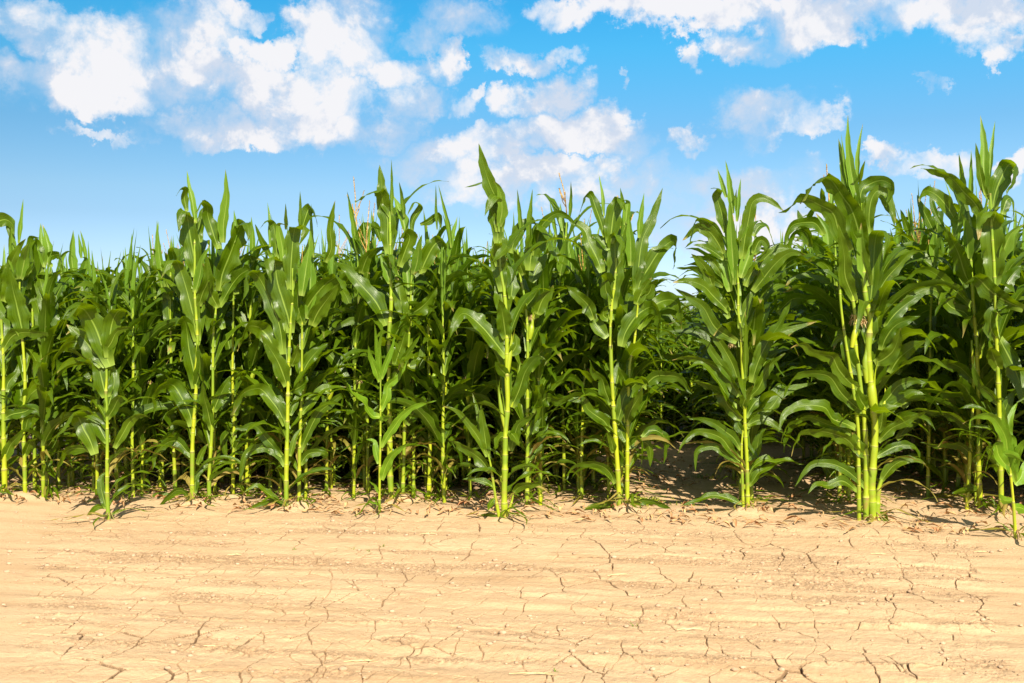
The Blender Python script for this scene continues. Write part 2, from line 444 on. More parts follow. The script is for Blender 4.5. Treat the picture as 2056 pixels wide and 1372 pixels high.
def smooth_path(P, n):
    """Catmull-Rom through P resampled to n+1 points evenly by length"""
    P = np.array(P, float)
    Q = np.vstack([2*P[0]-P[1], P, 2*P[-1]-P[-2]])
    pts = []
    for i in range(1, len(Q)-2):
        for t in np.linspace(0, 1, 12, endpoint=False):
            a, b, c, d = Q[i-1], Q[i], Q[i+1], Q[i+2]
            pts.append(.5*((2*b)+(-a+c)*t+(2*a-5*b+4*c-d)*t*t+(-a+3*b-3*c+d)*t**3))
    pts.append(P[-1]); pts = np.array(pts)
    L = np.concatenate([[0], np.cumsum(np.linalg.norm(np.diff(pts, axis=0), axis=1))])
    x = np.linspace(0, L[-1], n+1)
    return np.stack([np.interp(x, L, pts[:, k]) for k in range(3)], 1), L[-1]

def unit(v): return v/np.maximum(np.linalg.norm(v, axis=-1, keepdims=True), 1e-9)

def grid_faces(n, m):
    i = np.arange(n)[:, None]*(m+1); j = np.arange(m)[None, :]
    a = (i+j)
    return np.stack([a, a+1, a+m+2, a+m+1], -1).reshape(-1, 4)

def leaf(acc, path, width, w0, rg, nseg=18, ncr=4, fold=.22, wave=.10, twist=0., mi=0, spear=False):
    S, L = smooth_path(path, nseg)
    T = unit(np.gradient(S, axis=0))
    Wd = np.zeros_like(S); w = np.array(w0, float)
    for i in range(len(S)):
        w = w - T[i]*np.dot(w, T[i]); w = w/max(np.linalg.norm(w), 1e-6)
        Wd[i] = w
    s = np.linspace(0, 1, nseg+1)
    N = np.cross(Wd, T)
    if abs(twist) > 1e-3:
        a = twist*s; Wd, N = Wd*np.cos(a)[:, None]+N*np.sin(a)[:, None], N*np.cos(a)[:, None]-Wd*np.sin(a)[:, None]
    if spear: prof = np.minimum(1, .38+1.9*s)*(1-s**1.6)**.9
    else: prof = np.minimum(1, .42+2.1*s)*(1-s**2.3)**.85
    prof = np.maximum(prof, .012)
    u = np.linspace(-1, 1, ncr+1)
    k1 = 2*pi*max(1.5, L/.13)*rg.uniform(.8, 1.2); ph1, ph2 = rg.uniform(0, 6.28), rg.uniform(0, 6.28)
    side = np.where(u[None, :] > 0, np.sin(k1*s[:, None]+ph1)+.5*np.sin(k1*2.1*s[:, None]+ph2), np.sin(k1*.93*s[:, None]+ph2)+.5*np.sin(k1*1.9*s[:, None]+ph1))
    wv = wave*width*side*(u[None, :]**2)*np.minimum(1, s[:, None]*9)*(1-.6*s[:, None])
    fo = fold*width*prof[:, None]*np.abs(u[None, :])*(1.6-s[:, None])*.8
    half = .5*width*prof[:, None]*u[None, :]
    half = half*(1+.10*side*np.minimum(1, s[:, None]*4))
    V = S[:, None, :]+Wd[:, None, :]*half[..., None]+N[:, None, :]*(fo+wv)[..., None]
    UV = np.stack([np.broadcast_to((u+1)/2, half.shape), np.broadcast_to(s[:, None], half.shape)], -1)
    acc.add(V.reshape(-1, 3), grid_faces(nseg, ncr), UV.reshape(-1, 2), mi)

def tube(acc, path, rad, nseg, ns=8, nodes=0., mi=0, taper=.55, rmod=None, rg=None):
    """a stalk: nodes = internode length in metres (0: plain tapering tube)"""
    S, L = smooth_path(path, nseg)
    T = unit(np.gradient(S, axis=0))
    ref = np.array([1., 0, 0]) if abs(T[0][0]) < .8 else np.array([0, 1., 0])
    a = unit(np.cross(T, ref)); b = np.cross(T, a)
    s = np.linspace(0, 1, nseg+1)
    r = rad*(1-(1-taper)*s)
    if nodes > 0:
        k = s*L/nodes; ph_ = (path[0][0]*91.7+path[-1][0]*57.3+rad*900) % 6.28; k = k+.30*np.sin(k*1.3+ph_)+.15*np.sin(k*2.9+2*ph_); fr = k-np.floor(k)
        r = r*(1+.10*np.exp(-(np.minimum(fr, 1-fr)/.05)**2)+.24*fr**2.5)
        vv = k
    else: vv = s*.5+.2
    if rmod is not None: r = rad*np.array([rmod(x) for x in s])
    th = np.linspace(0, 2*pi, ns+1)
    V = S[:, None, :]+r[:, None, None]*(a[:, None, :]*np.cos(th)[None, :, None]+b[:, None, :]*np.sin(th)[None, :, None])
    UV = np.stack([np.broadcast_to(th/(2*pi), V.shape[:2]), np.broadcast_to(vv[:, None], V.shape[:2])], -1)
    acc.add(V.reshape(-1, 3), grid_faces(nseg, ns), UV.reshape(-1, 2), mi)

# ------------------------------------------------------------------ objects
def link(name, data, parent=None, loc=None):
    o = bpy.data.objects.new(name, data); COL.objects.link(o)
    if parent is not None: o.parent = parent
    if loc is not None: o.location = loc
    return o
def tag(o, label=None, cat=None, group=None, kind=None):
    if label: o['label'] = label
    if cat: o['category'] = cat
    if group: o['group'] = group
    if kind: o['kind'] = kind
    return o

# ---- ground: one sheet, fine where the picture looks closely, out to the horizon
def build_ground():
    uc = np.linspace(-1, 1, 1500)*.80
    uo = np.array([.82, .86, .92, 1.0, 1.15, 1.5, 2.2, 4, 9, 20, 60])
    u = np.concatenate([-uo[::-1], uc, uo])
    q1 = 3.0*np.power(6.6/3.0, np.linspace(0, 1, 620))
    q2 = 6.6*np.power(16/6.6, np.linspace(0, 1, 160))[1:]
    q3 = np.array([18, 21, 25, 30, 40, 55, 80, 120, 200, 400, 900, 2000.])
    q0 = np.array([-60, -30, -12, -5, -2, -.5, .5, 1.2, 1.8, 2.2, 2.5, 2.75, 2.9])
    Y = np.concatenate([q0, q1, q2, q3])
    wdt = np.maximum(np.abs(Y), 3.0)*.52+.35
    X = u[None, :]*wdt[:, None]
    YY = np.broadcast_to(Y[:, None], X.shape)
    H, CK_SHADE, CRB = (a.reshape(X.shape) for a in ground_h(X.ravel(), YY.ravel(), True, True))
    inside = (np.abs(u)[None, :] <= .8) & ((Y >= 3.0) & (Y <= 16))[:, None]
    H = np.where(inside, H, ground_h(X.ravel(), YY.ravel(), False).reshape(X.shape))
    V = np.stack([X, YY, H], -1).reshape(-1, 3)
    acc = Acc()
    f = grid_faces(len(Y)-1, len(u)-1)
    acc.add(V, f, V[:, :2].copy())
    me = acc.mesh('ground', [M_SOIL])
    for nm, arr in (('crack', CK_SHADE), ('crumbly', CRB)):
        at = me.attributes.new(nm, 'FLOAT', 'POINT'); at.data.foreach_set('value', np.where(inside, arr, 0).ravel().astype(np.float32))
    return tag(link('ground', me), 'dry cracked pale brown soil in front of and under the corn', None, None, 'structure')
build_ground()

def gz(x, y):
    return float(ground_h(np.array([x]), np.array([y]), False)[0])

# ---- hand-shaped front plants, in millimetres from each plant's own foot
HEROES = """A -2.386 5.872|short corn plant standing forward alone on the bare edge, left, its lowest leaves dried
S 26 1,0,-4 -9,0,161 -6,0,454 -6,0,637 -11,0,746 -6,0,856 -15,0,1009 -25,0,1111
l 135 16,0,907 -23,0,1010 -72,0,1141 -105,-40,1228 -105,-140,1252 -118,-240,1213 -164,-280,1075
l 106 6,0,959 14,0,1083 33,0,1177 86,-50,1235 164,-120,1238 215,-180,1206
l 88 -9,0,907 -81,0,995 -131,0,1046 -197,0,1057 -210,-100,1035 -253,-150,944 -247,-180,825
l 106 -31,0,907 -109,-3,1032 -165,-6,1097 -235,-11,1156
l 112 -11,0,724 -34,4,819 -57,11,906 -74,18,1008
l 106 -80,0,388 -108,0,469 -144,0,535 -172,0,600 -166,-80,637 -197,-140,572 -260,-160,446
l 59 -101,0,410 -174,0,425 -240,0,410 -257,-60,368 -274,-80,277
l 59 37,0,425 89,0,513 134,0,586 218,-50,627 287,-100,611
l 76 -6,0,454 -37,5,512 -61,13,555 -108,21,598 -142,31,619
l 76 -6,0,644 16,16,745 26,39,831 8,66,918
l 35 -17,0,73 -70,4,76 -109,10,42 -142,18,19
l 53 -17,0,66 -51,15,188 -52,36,258 -11,61,276
l 65 -5,0,600 42,-25,661 87,-62,722 132,-105,740 193,-153,701
l 59 -16,0,995 25,-8,1047 59,-20,1105 108,-33,1134 171,-48,1142
B -2.044 6.342|tall front corn plant whose folded top leaf hooks to the left above the skyline
S 29 0,0,1 2,0,240 7,0,407 30,0,708 22,0,766 41,0,1000 26,0,1333 28,0,1540 30,0,1789
l 48 34,0,1759 9,16,1901 -19,39,2004 -39,66,2103
l 48 -20,0,1833 -36,0,1924 -17,-30,1974 -36,-60,1975 -57,-90,1921
l 127 37,0,1419 28,0,1518 4,0,1651 -16,0,1792 0,-60,1823 -10,-130,1816 -18,-170,1687
l 108 37,0,1009 9,0,1194 -32,0,1360 -72,0,1485 -77,-60,1523 -90,-140,1503 -126,-180,1396
l 114 22,0,708 13,0,825 -14,0,958 -25,0,1066 -25,-50,1142 -43,-120,1151 -54,-160,1094
l 114 3,0,466 -13,0,549 -62,0,649 -111,0,725 -134,-80,739 -178,-140,694 -181,-180,543
l 70 10,0,273 -31,0,307 -73,0,357 -106,0,374 -147,-50,364 -203,-80,301 -217,-100,197
l 44 35,0,223 70,-2,307 104,-4,357
l 51 17,0,38 22,13,137 58,33,184 84,56,180
l 76 51,0,1236 86,-32,1318 134,-78,1399 144,-133,1560
l 63 30,0,1319 64,-11,1435 86,-28,1533 143,-47,1615
l 63 22,0,708 55,-24,793 75,-60,878 72,-101,995
l 44 -17,0,5 -64,-7,57 -119,-17,42 -224,-29,-69
K -2.251 6.643|corn plant just left of the hook-topped front plant, its upper leaf folded over flat
S 27 1,0,-3 -7,0,194 -13,0,510 -23,0,859 -26,0,1034 -25,0,1139 -24,0,1382 -22,0,1513
l 86 -21,0,1124 -38,0,1237 -37,0,1342 -6,-50,1384 -38,-120,1382 -67,-160,1322
l 86 -23,0,1394 -27,0,1499 0,0,1585 5,-40,1635 60,-100,1648 76,-140,1492
l 60 -71,0,1394 -86,-5,1542 -99,-13,1671 -103,-22,1844
l 86 -28,0,1325 -62,0,1429 -96,0,1533 -122,0,1638 -135,-60,1651
l 100 -25,0,693 -50,0,798 -84,0,868 -115,-60,880 -145,-120,814
l 60 -1,0,334 -18,0,475 40,-40,514 -8,-80,440 -45,-100,347
l 80 -9,0,475 -30,-38,548 -36,-93,649 -22,-157,697
l 46 5,0,1 -41,-18,4 -119,-44,9 -196,-74,-73 -261,-108,-114
B2 -1.943 6.376|corn plant with the tall pointed spear leaf, right of the hook-topped front plant
S 26 1,0,-6 -2,0,150 22,0,537 30,0,1041 47,0,1208 57,0,1375 74,0,1459
l 134 73,0,1345 91,0,1453 150,0,1603 210,0,1762 251,-60,1773 287,-120,1743 306,-160,1650
l 77 101,0,1653 108,-22,1776 139,-55,1938 143,-93,2106
l 83 67,0,1612 34,0,1712 2,0,1820 10,-40,1882 -8,-100,1900 -29,-140,1823
l 70 -50,0,1653 -61,10,1738 -39,24,1839 -19,41,1883 -16,60,1910
l 77 73,0,1244 115,0,1320 166,0,1403 241,-60,1459 306,-120,1457 250,-160,1235
l 77 26,0,571 59,6,654 116,14,763 155,24,813
l 70 97,0,1102 72,0,1152 48,-60,1128 18,-100,1011
l 83 64,0,1236 24,-29,1336 21,-72,1442 4,-122,1514
l 38 167,0,1653 173,13,1738 160,31,1865
l 70 17,0,453 2,-30,574 -9,-75,678 0,-127,773
C -1.412 6.209|tall front corn plant with two broad leaves folded over, one above the other
S 31 -1,0,-3 1,0,219 10,0,537 15,0,752 24,0,1014 33,0,1133 46,0,1330 47,0,1488
l 137 26,0,1084 18,0,1176 -12,0,1276 -50,0,1407 -64,0,1530 -60,-50,1542 -73,-120,1535 -49,-160,1387
l 99 35,0,1353 35,0,1468 44,0,1606 60,0,1729 96,-60,1735 161,-120,1726 121,-180,1609
l 93 -14,0,951 -36,0,1122 -81,0,1253 -149,0,1407 -182,-50,1458 -209,-120,1448 -207,-160,1327 -245,-200,1222
l 118 -67,0,951 -98,0,1045 -144,0,1099 -164,-40,1123 -217,-100,1116 -254,-160,974
l 87 104,0,1315 128,-3,1468 153,-7,1621 162,-12,1720
l 81 106,0,1729 129,0,1805 152,0,1859 193,-50,1839 219,-90,1736
l 28 94,0,1729 108,-53,1846 123,-130,1950
l 28 6,0,1729 21,-65,1784 41,-160,1872
l 28 -94,0,1622 -102,20,1800 -120,49,1903
l 56 -49,0,1545 -63,0,1698 -78,0,1767 -102,-60,1777 -143,-80,1715
l 68 -11,0,1514 -18,0,1622 -33,-30,1757 35,-60,1747
l 106 164,0,1130 208,-26,1215 277,-65,1298 354,-110,1388
l 99 7,0,752 -8,-18,816 -41,-44,913 -96,-74,1016 -126,-108,1079
l 87 -6,0,505 -37,0,585 -92,0,664 -148,0,728 -180,-60,740 -242,-120,706 -302,-160,570
l 50 26,0,569 46,18,631 65,45,693 50,76,714
l 43 25,0,314 47,12,408 67,29,454 87,49,484
l 56 36,0,879 76,-37,952 99,-91,1016
l 62 27,0,712 63,17,735 106,42,765 116,71,811
l 68 -7,0,251 -39,0,314 -94,0,362 -173,0,362 -237,-60,331 -272,-80,168
l 62 -23,0,314 -116,-5,418 -193,-12,507 -270,-21,492 -346,-31,525
l 43 -9,0,7 -72,1,27 -168,2,11 -240,3,-13
l 37 -16,0,11 -113,-27,88 -166,-65,142 -240,-111,103
C2 -1.356 6.308|corn stalk close behind the right side of the front plant with two broad folded leaves
S 25 1,0,-1 6,0,284 20,0,688 26,0,1011 28,0,1332
l 126 17,0,1129 49,0,1215 128,0,1332 214,0,1410 277,-50,1416 355,-100,1284
l 95 64,0,1160 70,16,1285 74,39,1474 53,66,1672
l 82 21,0,801 61,1,882 126,3,962 190,6,1011
l 69 20,0,559 74,12,623 136,29,702 197,50,725 291,72,723
l 63 11,0,316 51,0,414 125,0,559 206,0,624 286,0,672 267,-80,503
l 57 10,0,235 57,9,299 119,22,313 165,37,295 129,54,252
l 32 105,0,1550 98,-36,1703 107,-88,1876
l 57 175,0,1519 218,-18,1612 215,-43,1741 252,-73,1900
l 82 33,0,1121 8,-29,1238 18,-71,1346 44,-120,1437
D -0.815 6.083|short slender young corn plant standing forward of the row left of centre
S 18 0,0,-9 5,0,255 10,0,503 11,0,791 11,0,873
l 30 11,0,832 10,-51,998 41,-125,1129
l 30 11,0,807 -4,-35,957 -5,-85,1080 -5,-144,1161
l 46 7,0,799 -15,-21,874 -43,-52,957 -49,-88,1023
l 40 15,0,816 41,-4,898 83,-9,1005 100,-15,1079
l 67 6,0,585 -39,-26,596 -82,-65,673 -132,-110,734 -172,-159,802
l 55 11,0,618 48,0,709 56,1,774 122,2,832 171,3,922
l 52 14,0,396 57,-10,471 99,-24,530 151,-41,597 234,-59,656 358,-79,691
l 58 17,0,197 49,-21,291 102,-51,370 196,-86,439
l 43 -3,0,297 -20,9,378 -30,22,434 -82,36,441
l 21 1,0,115 -25,-18,168 -54,-45,197
l 15 1,0,49 -34,-20,61 -62,-50,75 -65,-84,32
l 43 6,0,552 41,-18,587 94,-45,590
D2 -0.781 6.427|very tall corn plant left of centre, twin erect spears and an arching leaf at top
S 39 2,0,-1 -10,0,202 -9,0,463 -13,0,811 -12,0,1071 2,0,1245 -2,0,1504 -2,0,1677 -5,0,1850
l 109 -12,0,1580 -21,0,1689 -20,0,1798 -45,0,1882 -55,-50,1968 -87,-120,1968 -202,-180,1892
l 77 5,0,1815 -29,2,1899 -54,5,1983 -71,9,2152
l 29 5,0,1823 14,-59,2017 24,-146,2161
l 71 97,0,1714 70,18,1817 34,44,1904 13,74,1958
l 35 89,0,1815 80,-63,1934 73,-155,2021
l 45 139,0,1706 140,0,1790 190,0,1874 186,-40,1899 156,-80,1898 119,-120,1812
l 77 -5,0,1386 -31,8,1479 -70,20,1573
l 90 55,0,1496 89,0,1588 123,0,1689 81,-80,1700 52,-160,1538
l 71 38,0,1437 4,0,1504 -21,0,1555 19,-50,1568 41,-100,1466 103,-140,1399
l 116 -31,0,1117 -73,0,1226 -123,0,1302 -215,0,1403 -291,0,1487 -356,-60,1526
l 103 88,0,1167 61,10,1285 43,25,1387 24,43,1438
l 77 -190,0,1454 -138,-63,1559 -59,-156,1612
l 84 104,0,1184 171,7,1218 238,17,1277 297,29,1370
l 84 22,0,855 68,-17,985 97,-43,1072 126,-72,1141
l 64 -13,0,637 5,-5,742 84,-12,899 198,-21,1072
l 90 20,0,1039 58,-38,1100 114,-93,1143 121,-158,1193
D3 -0.718 6.498|corn plant right of the arching-leaf twin-spear plant, a broad light leaf bending over
S 26 1,0,-5 11,0,279 20,0,631 38,0,895 48,0,1070 57,0,1245 66,0,1508
l 110 120,0,1439 154,0,1524 205,0,1618 248,0,1652 294,-60,1622 298,-120,1435
l 23 231,0,1728 229,-60,1858 234,-149,1998
l 32 324,0,1609 309,-28,1743 278,-69,1874 248,-117,2002
l 91 43,0,1303 33,17,1414 22,41,1509 27,69,1562
l 78 77,0,1439 105,-27,1523 118,-67,1605 143,-113,1686
l 45 120,0,1762 171,4,1780 230,9,1818 247,15,1815 255,21,1730
l 65 247,0,1439 281,15,1542 339,37,1731 359,63,1819
l 84 38,0,781 45,16,824 114,39,857 129,66,980
l 78 29,0,455 83,-19,545 156,-46,635 141,-77,586
l 71 119,0,1141 173,-30,1209 236,-75,1226
E -0.044 5.872|tallest left-half corn plant, forward at centre, with wavy broad leaves and a low side shoot
S 38 3,0,-7 -2,0,119 2,0,287 6,0,497 19,0,664 14,0,832 14,0,1083 10,0,1183 -2,0,1333 -23,0,1458 -31,0,1624
s 21 -23,0,-3 -57,0,136 -82,0,304 -99,0,371
s 21 -7,0,-3 27,0,43 44,0,94 52,0,136
l 100 -32,0,1679 -33,-4,1797 -53,-10,1882 -83,-18,1949 -121,-25,2066 -150,-34,2192
l 70 -23,0,1679 -19,6,1799 -32,15,1902 -66,26,1980
l 100 -40,0,1610 -40,0,1713 -49,0,1815 -49,0,1875 -35,-50,1886 -72,-100,1863 -113,-140,1759
l 76 -32,0,1713 -14,-32,1812 -31,-79,1924 -63,-134,1963
l 12 -109,0,1977 -177,8,1956 -237,20,1943
l 106 -32,0,1474 -36,8,1577 -36,18,1672 -36,31,1750
l 100 -15,0,1329 -23,0,1414 -40,0,1517 -23,-50,1598 12,-120,1585 -79,-200,1481
l 106 -2,0,1175 -15,11,1286 -32,27,1398 -50,46,1459
l 100 7,0,1053 -2,-36,1132 -14,-89,1217 -30,-151,1284
l 76 37,0,1286 45,16,1372 36,40,1441 10,67,1494
l 112 11,0,943 -75,0,1053 -135,0,1123 -229,0,1200 -277,-60,1167 -317,-100,1056
l 76 40,0,648 85,-23,750 126,-56,868 192,-95,945 239,-138,930
l 65 35,0,388 60,-13,482 85,-32,551 151,-54,595 184,-78,622
l 65 -99,0,354 -115,-3,464 -132,-8,581 -140,-13,666
l 41 -103,0,362 -124,14,445 -158,36,611 -193,60,727
l 50 -107,0,362 -148,-13,456 -206,-32,542 -279,-54,628 -361,-78,663
l 70 -82,0,262 -141,10,336 -209,25,384 -268,43,416 -341,62,447
l 41 -69,0,178 -115,-7,204 -182,-17,223 -248,-29,225
l 35 -57,0,110 -81,-35,83 -97,-85,51
l 59 10,0,480 -31,-34,467 -55,-84,399
l 47 19,0,505 52,-48,486 85,-117,437
l 53 52,0,144 94,-34,184 143,-83,200 224,-141,219
l 70 19,0,832 -23,-50,876 -54,-124,921
l 70 35,0,957 69,2,1016 60,5,1082
l 23 -23,0,1 -108,32,3 -203,79,-32
e 23 14,0,815 27,0,932 48,0,1083
e 18 2,0,514 -19,0,631 -40,0,790
e 18 40,0,648 65,0,765 90,0,882
E2 0.094 6.226|corn plant just right of the wavy-leaved centre plant, brown silk high on its stem
S 28 -1,0,-2 3,0,276 3,0,632 3,0,1075 -15,0,1297 -50,0,1473 -59,0,1606
l 34 -34,0,1707 -48,-49,1847 -62,-121,1963
l 44 16,0,1653 15,-60,1774 31,-148,1960
l 131 16,0,1472 25,0,1563 61,0,1662 97,0,1744 122,-60,1703 191,-120,1503
l 87 25,0,1400 71,31,1501 136,77,1586
l 81 -102,0,1581 -75,0,1671 -30,0,1744 25,0,1789 51,-60,1765 59,-100,1717
l 93 61,0,1200 97,-8,1291 151,-19,1354 160,-32,1381
l 81 -11,0,1246 43,-25,1309 78,-63,1389
l 56 -20,0,1445 -57,-42,1533 -84,-103,1592
l 68 43,0,1563 88,-3,1743 178,-7,1824 250,-12,1806 315,-17,1742
l 68 21,0,454 66,16,542 80,38,575
l 81 12,0,703 -24,-12,784 11,-30,900 81,-51,945
l 81 47,0,579 118,-14,678 197,-35,662 292,-59,699
l 75 21,0,845 82,-35,962 150,-87,999 234,-147,1027
l 44 12,0,276 66,24,362 138,60,519
e 28 16,0,1044 30,0,1128 34,0,1173
k 44 32,0,1178
T 0.329 6.833|corn plant topped by an orange tassel against the sky, right of centre
S 24 32,0,51 21,0,602 1,0,1029 -5,0,1250 0,0,1469 30,0,1618 44,0,1836
t 41 49,0,1856 29,0,2034 -9,0,2171
l 31 64,0,1856 70,-62,1988 65,-152,2093
l 34 -25,0,1737 -46,-17,1854 -72,-42,1970
l 41 20,0,1777 10,17,1878 3,41,1970
l 89 0,0,1479 27,-52,1615 42,-129,1737
l 82 -70,0,1499 -70,4,1618 -60,9,1718 -69,16,1798
l 109 -10,0,1300 61,16,1340 124,40,1301 195,68,1221
l 89 -20,0,1469 -70,-2,1499 -110,-5,1419 -149,-9,1359
l 82 80,0,1499 70,7,1599 60,17,1699 123,29,1749
l 96 30,0,1350 88,-32,1438 163,-79,1476 198,-134,1435
l 102 0,0,1101 69,-13,1181 128,-33,1210 205,-56,1141
l 89 -9,0,1001 -70,-30,1101 -131,-73,1122 -172,-124,1064
e 27 20,0,1071 30,0,1131 40,0,1191
k 41 42,0,1200
F 0.675 6.226|left plant of the close pair by the soil gap, on a thick bare lime stem
S 34 2,0,-6 -11,0,202 -29,0,455 -46,0,708 -59,0,1044 -52,0,1254 -35,0,1380 -23,0,1547
l 112 -47,0,1228 -44,0,1326 -32,0,1449 -32,0,1595 -32,0,1677 -6,-60,1680 -4,-120,1604 -32,-160,1482
l 112 -65,0,1636 -53,0,1734 -41,0,1823 -8,0,1913 3,-50,1899 -6,-90,1838
l 62 -97,0,1677 -122,0,1774 -155,0,1864 -183,0,1937 -225,-60,1922 -273,-120,1775
l 28 -102,0,1807 -113,17,1955 -131,43,2073
l 34 25,0,1831 4,-36,1908 -10,-89,1974
l 56 33,0,1750 41,0,1839 49,0,1904 5,-60,1902
l 75 66,0,1498 64,-12,1611 54,-30,1731 43,-51,1818
l 93 -113,0,1457 -145,10,1547 -193,24,1646 -217,41,1721 -281,60,1772 -354,80,1823
l 62 -73,0,1595 -105,11,1645 -152,26,1687 -180,45,1692
l 87 -80,0,1049 -136,18,1114 -162,44,1171 -160,74,1237
l 68 -72,0,1163 -106,-12,1188 -99,-30,1236 -61,-51,1253
l 75 -56,0,1277 -89,-10,1343 -91,-25,1407 -77,-43,1439
l 87 -162,0,1163 -194,4,1245 -267,9,1318 -341,15,1376
l 75 -54,0,632 -89,-7,709 -115,-18,793 -167,-31,836 -193,-45,912
l 68 -58,0,463 -97,-11,524 -132,-27,551 -201,-46,603 -244,-67,663 -362,-90,665
l 50 -37,0,328 -56,-26,408 -85,-63,471
l 81 -20,0,506 5,0,590 30,0,683 88,0,750 140,-50,787 170,-80,764 152,-120,627
l 56 -28,0,134 -63,-15,204 -116,-38,250 -210,-64,271 -312,-93,242 -338,-125,180
l 53 -19,0,-10 -80,-17,-7 -157,-41,-2 -235,-70,-21
l 56 -46,0,843 -60,31,875 -13,77,906
F2 0.722 6.226|right plant of the close pair, its broad leaves bending over the soil gap
S 28 1,0,-6 1,0,286 4,0,539 8,0,708 16,0,876 41,0,1002 53,0,1112 65,0,1254
l 106 61,0,1302 77,0,1384 134,0,1481 199,0,1579 272,0,1640 294,-60,1624 265,-120,1460
l 93 52,0,1302 70,12,1490 96,29,1654 156,48,1779 228,70,1982
l 47 68,0,1661 75,-4,1774 100,-10,1940
l 81 53,0,1245 84,-10,1318 114,-24,1367 144,-40,1415
l 112 -37,0,982 -12,0,1073 53,0,1171 118,0,1220 158,-60,1228 177,-100,1164 172,-140,1020
l 106 69,0,1090 118,0,1171 167,0,1237 224,0,1269 281,-50,1269 305,-100,1220 315,-140,1092
l 62 85,0,1286 131,-19,1318 152,-46,1382 179,-79,1397
l 81 0,0,506 13,-33,576 57,-82,665 74,-139,735
l 87 100,0,725 165,-16,793 229,-38,803 316,-65,788 389,-95,691
l 62 0,0,354 26,0,362 68,0,396 96,-40,376 75,-80,231
l 50 51,0,379 119,7,378 146,16,326 148,28,223
l 62 93,0,413 144,8,454 205,20,444 250,33,375 235,48,241
l 68 8,0,725 -29,-30,794 -67,-73,855
l 62 -8,0,388 -32,12,437 -39,29,502
l 37 18,0,-1 103,6,14 223,15,-13 326,26,-83
G 1.442 6.083|bushy front corn plant right of the soil gap, many narrow leaves spreading to both sides
S 27 5,0,-5 -2,0,255 -16,0,503 -21,0,667 -34,0,832 -44,0,1078 -61,0,1201 -62,0,1365 -83,0,1570
s 21 -22,0,7 -31,0,189 -36,0,379 -24,0,503
l 49 -97,0,1797 -113,2,1935 -126,4,2034 -142,7,2120
l 36 -138,0,1894 -163,0,1976 -192,-1,2066
l 73 -137,0,1682 -170,0,1813 -195,0,1903 -189,-50,1941 -252,-100,1935
l 36 -72,0,1748 -62,9,1871 -45,22,2012
l 21 -80,0,1813 -87,-30,1891 -91,-73,1935
l 73 -94,0,1363 -111,2,1568 -136,5,1732 -136,9,1830
l 79 -86,0,1404 -109,-22,1615 -125,-55,1791 -138,-93,1884
l 85 -38,0,1519 -23,-4,1649 -1,-10,1771 13,-18,1852 52,-26,1887 115,-34,1874 207,-43,1804
l 61 -55,0,1633 -12,10,1748 -17,25,1856
l 85 -153,0,1551 -186,1,1617 -235,2,1682 -300,3,1715 -341,4,1691 -402,6,1634
l 61 -161,0,1650 -213,-11,1714 -273,-27,1749 -318,-46,1756 -354,-67,1709 -370,-89,1603
l 52 27,0,1658 62,11,1716 107,27,1725 145,46,1669 176,67,1601
l 67 28,0,1551 68,-1,1633 109,-2,1609 121,-4,1551
l 79 -21,0,1355 19,-3,1437 92,-6,1518 156,-11,1575 228,-15,1583 316,-21,1550
l 85 29,0,1322 87,-26,1403 150,-64,1491 227,-108,1553 309,-157,1534
l 73 -217,0,1355 -269,-12,1469 -354,-29,1550
l 79 -118,0,1199 -220,-16,1297 -282,-41,1354 -385,-69,1386 -479,-100,1373
l 55 -152,0,1355 -234,0,1404 -316,1,1461 -439,1,1466
l 49 -152,0,1519 -221,-12,1567 -289,-29,1599 -346,-49,1601
l 49 -152,0,1404 -216,9,1503 -296,21,1532 -351,36,1533
l 85 -68,0,1017 -200,-1,1101 -274,-2,1224 -365,-3,1289 -452,-5,1343
l 67 -50,0,750 -99,5,889 -180,13,1029 -237,22,1127 -285,31,1284
l 85 24,0,766 61,-13,898 121,-31,1030 180,-53,1128 245,-77,1274
l 67 32,0,815 72,-1,955 161,-2,1046 275,-4,1095 418,-5,1140
l 67 -52,0,1093 -19,4,1199 31,10,1314 82,17,1364
l 61 -118,0,1158 -182,9,1281 -213,23,1347 -218,39,1504
l 33 -17,0,774 -18,-18,915 -25,-45,1079 -37,-76,1201
l 79 -111,0,1322 -134,10,1445 -155,25,1520 -169,42,1612
l 85 -45,0,1404 -2,12,1519 51,29,1635 39,49,1686
l 67 -66,0,618 -99,1,634 -165,2,750 -231,3,840 -296,4,881 -386,5,848
l 79 -50,0,684 -131,9,807 -194,23,864 -274,38,896 -353,56,920 -450,74,898
l 85 -33,0,544 -113,11,617 -151,28,690 -246,48,754 -342,70,769
l 61 -50,0,733 -150,-6,857 -226,-14,956 -261,-25,1013 -353,-36,1030
l 61 -40,0,354 -82,-4,421 -133,-10,463 -217,-17,521 -300,-25,546 -367,-33,547
l 61 -39,0,288 -108,-12,356 -161,-29,424 -239,-49,459 -333,-71,470 -402,-95,416 -451,-120,343
l 67 -8,0,486 67,5,552 151,12,617 202,21,682 287,31,731 435,41,763
l 61 -12,0,552 52,11,650 138,26,673 208,45,746 280,65,712
l 61 1,0,503 63,-11,537 125,-27,530 210,-45,467
l 55 11,0,131 36,1,164 69,2,213 118,4,238 201,6,279
l 55 10,0,206 43,2,255 101,4,288 168,7,279 243,10,287 351,13,261
l 43 -22,0,15 -120,3,56 -210,6,72 -292,11,46 -406,15,4
l 61 -33,0,618 -20,-48,688 3,-119,758
l 55 -24,0,453 -55,11,501 -68,27,566
l 67 -7,0,288 50,-5,347 72,-12,446 110,-21,489
l 49 -48,0,255 -180,0,362 -254,0,371 -311,0,338 -319,0,222
l 61 0,0,667 61,-14,734 121,-35,867 212,-59,949
k 36 -101,0,988
H 2.143 5.887|tallest corn plant of all, on a fat cluster of lime-yellow stems at the right
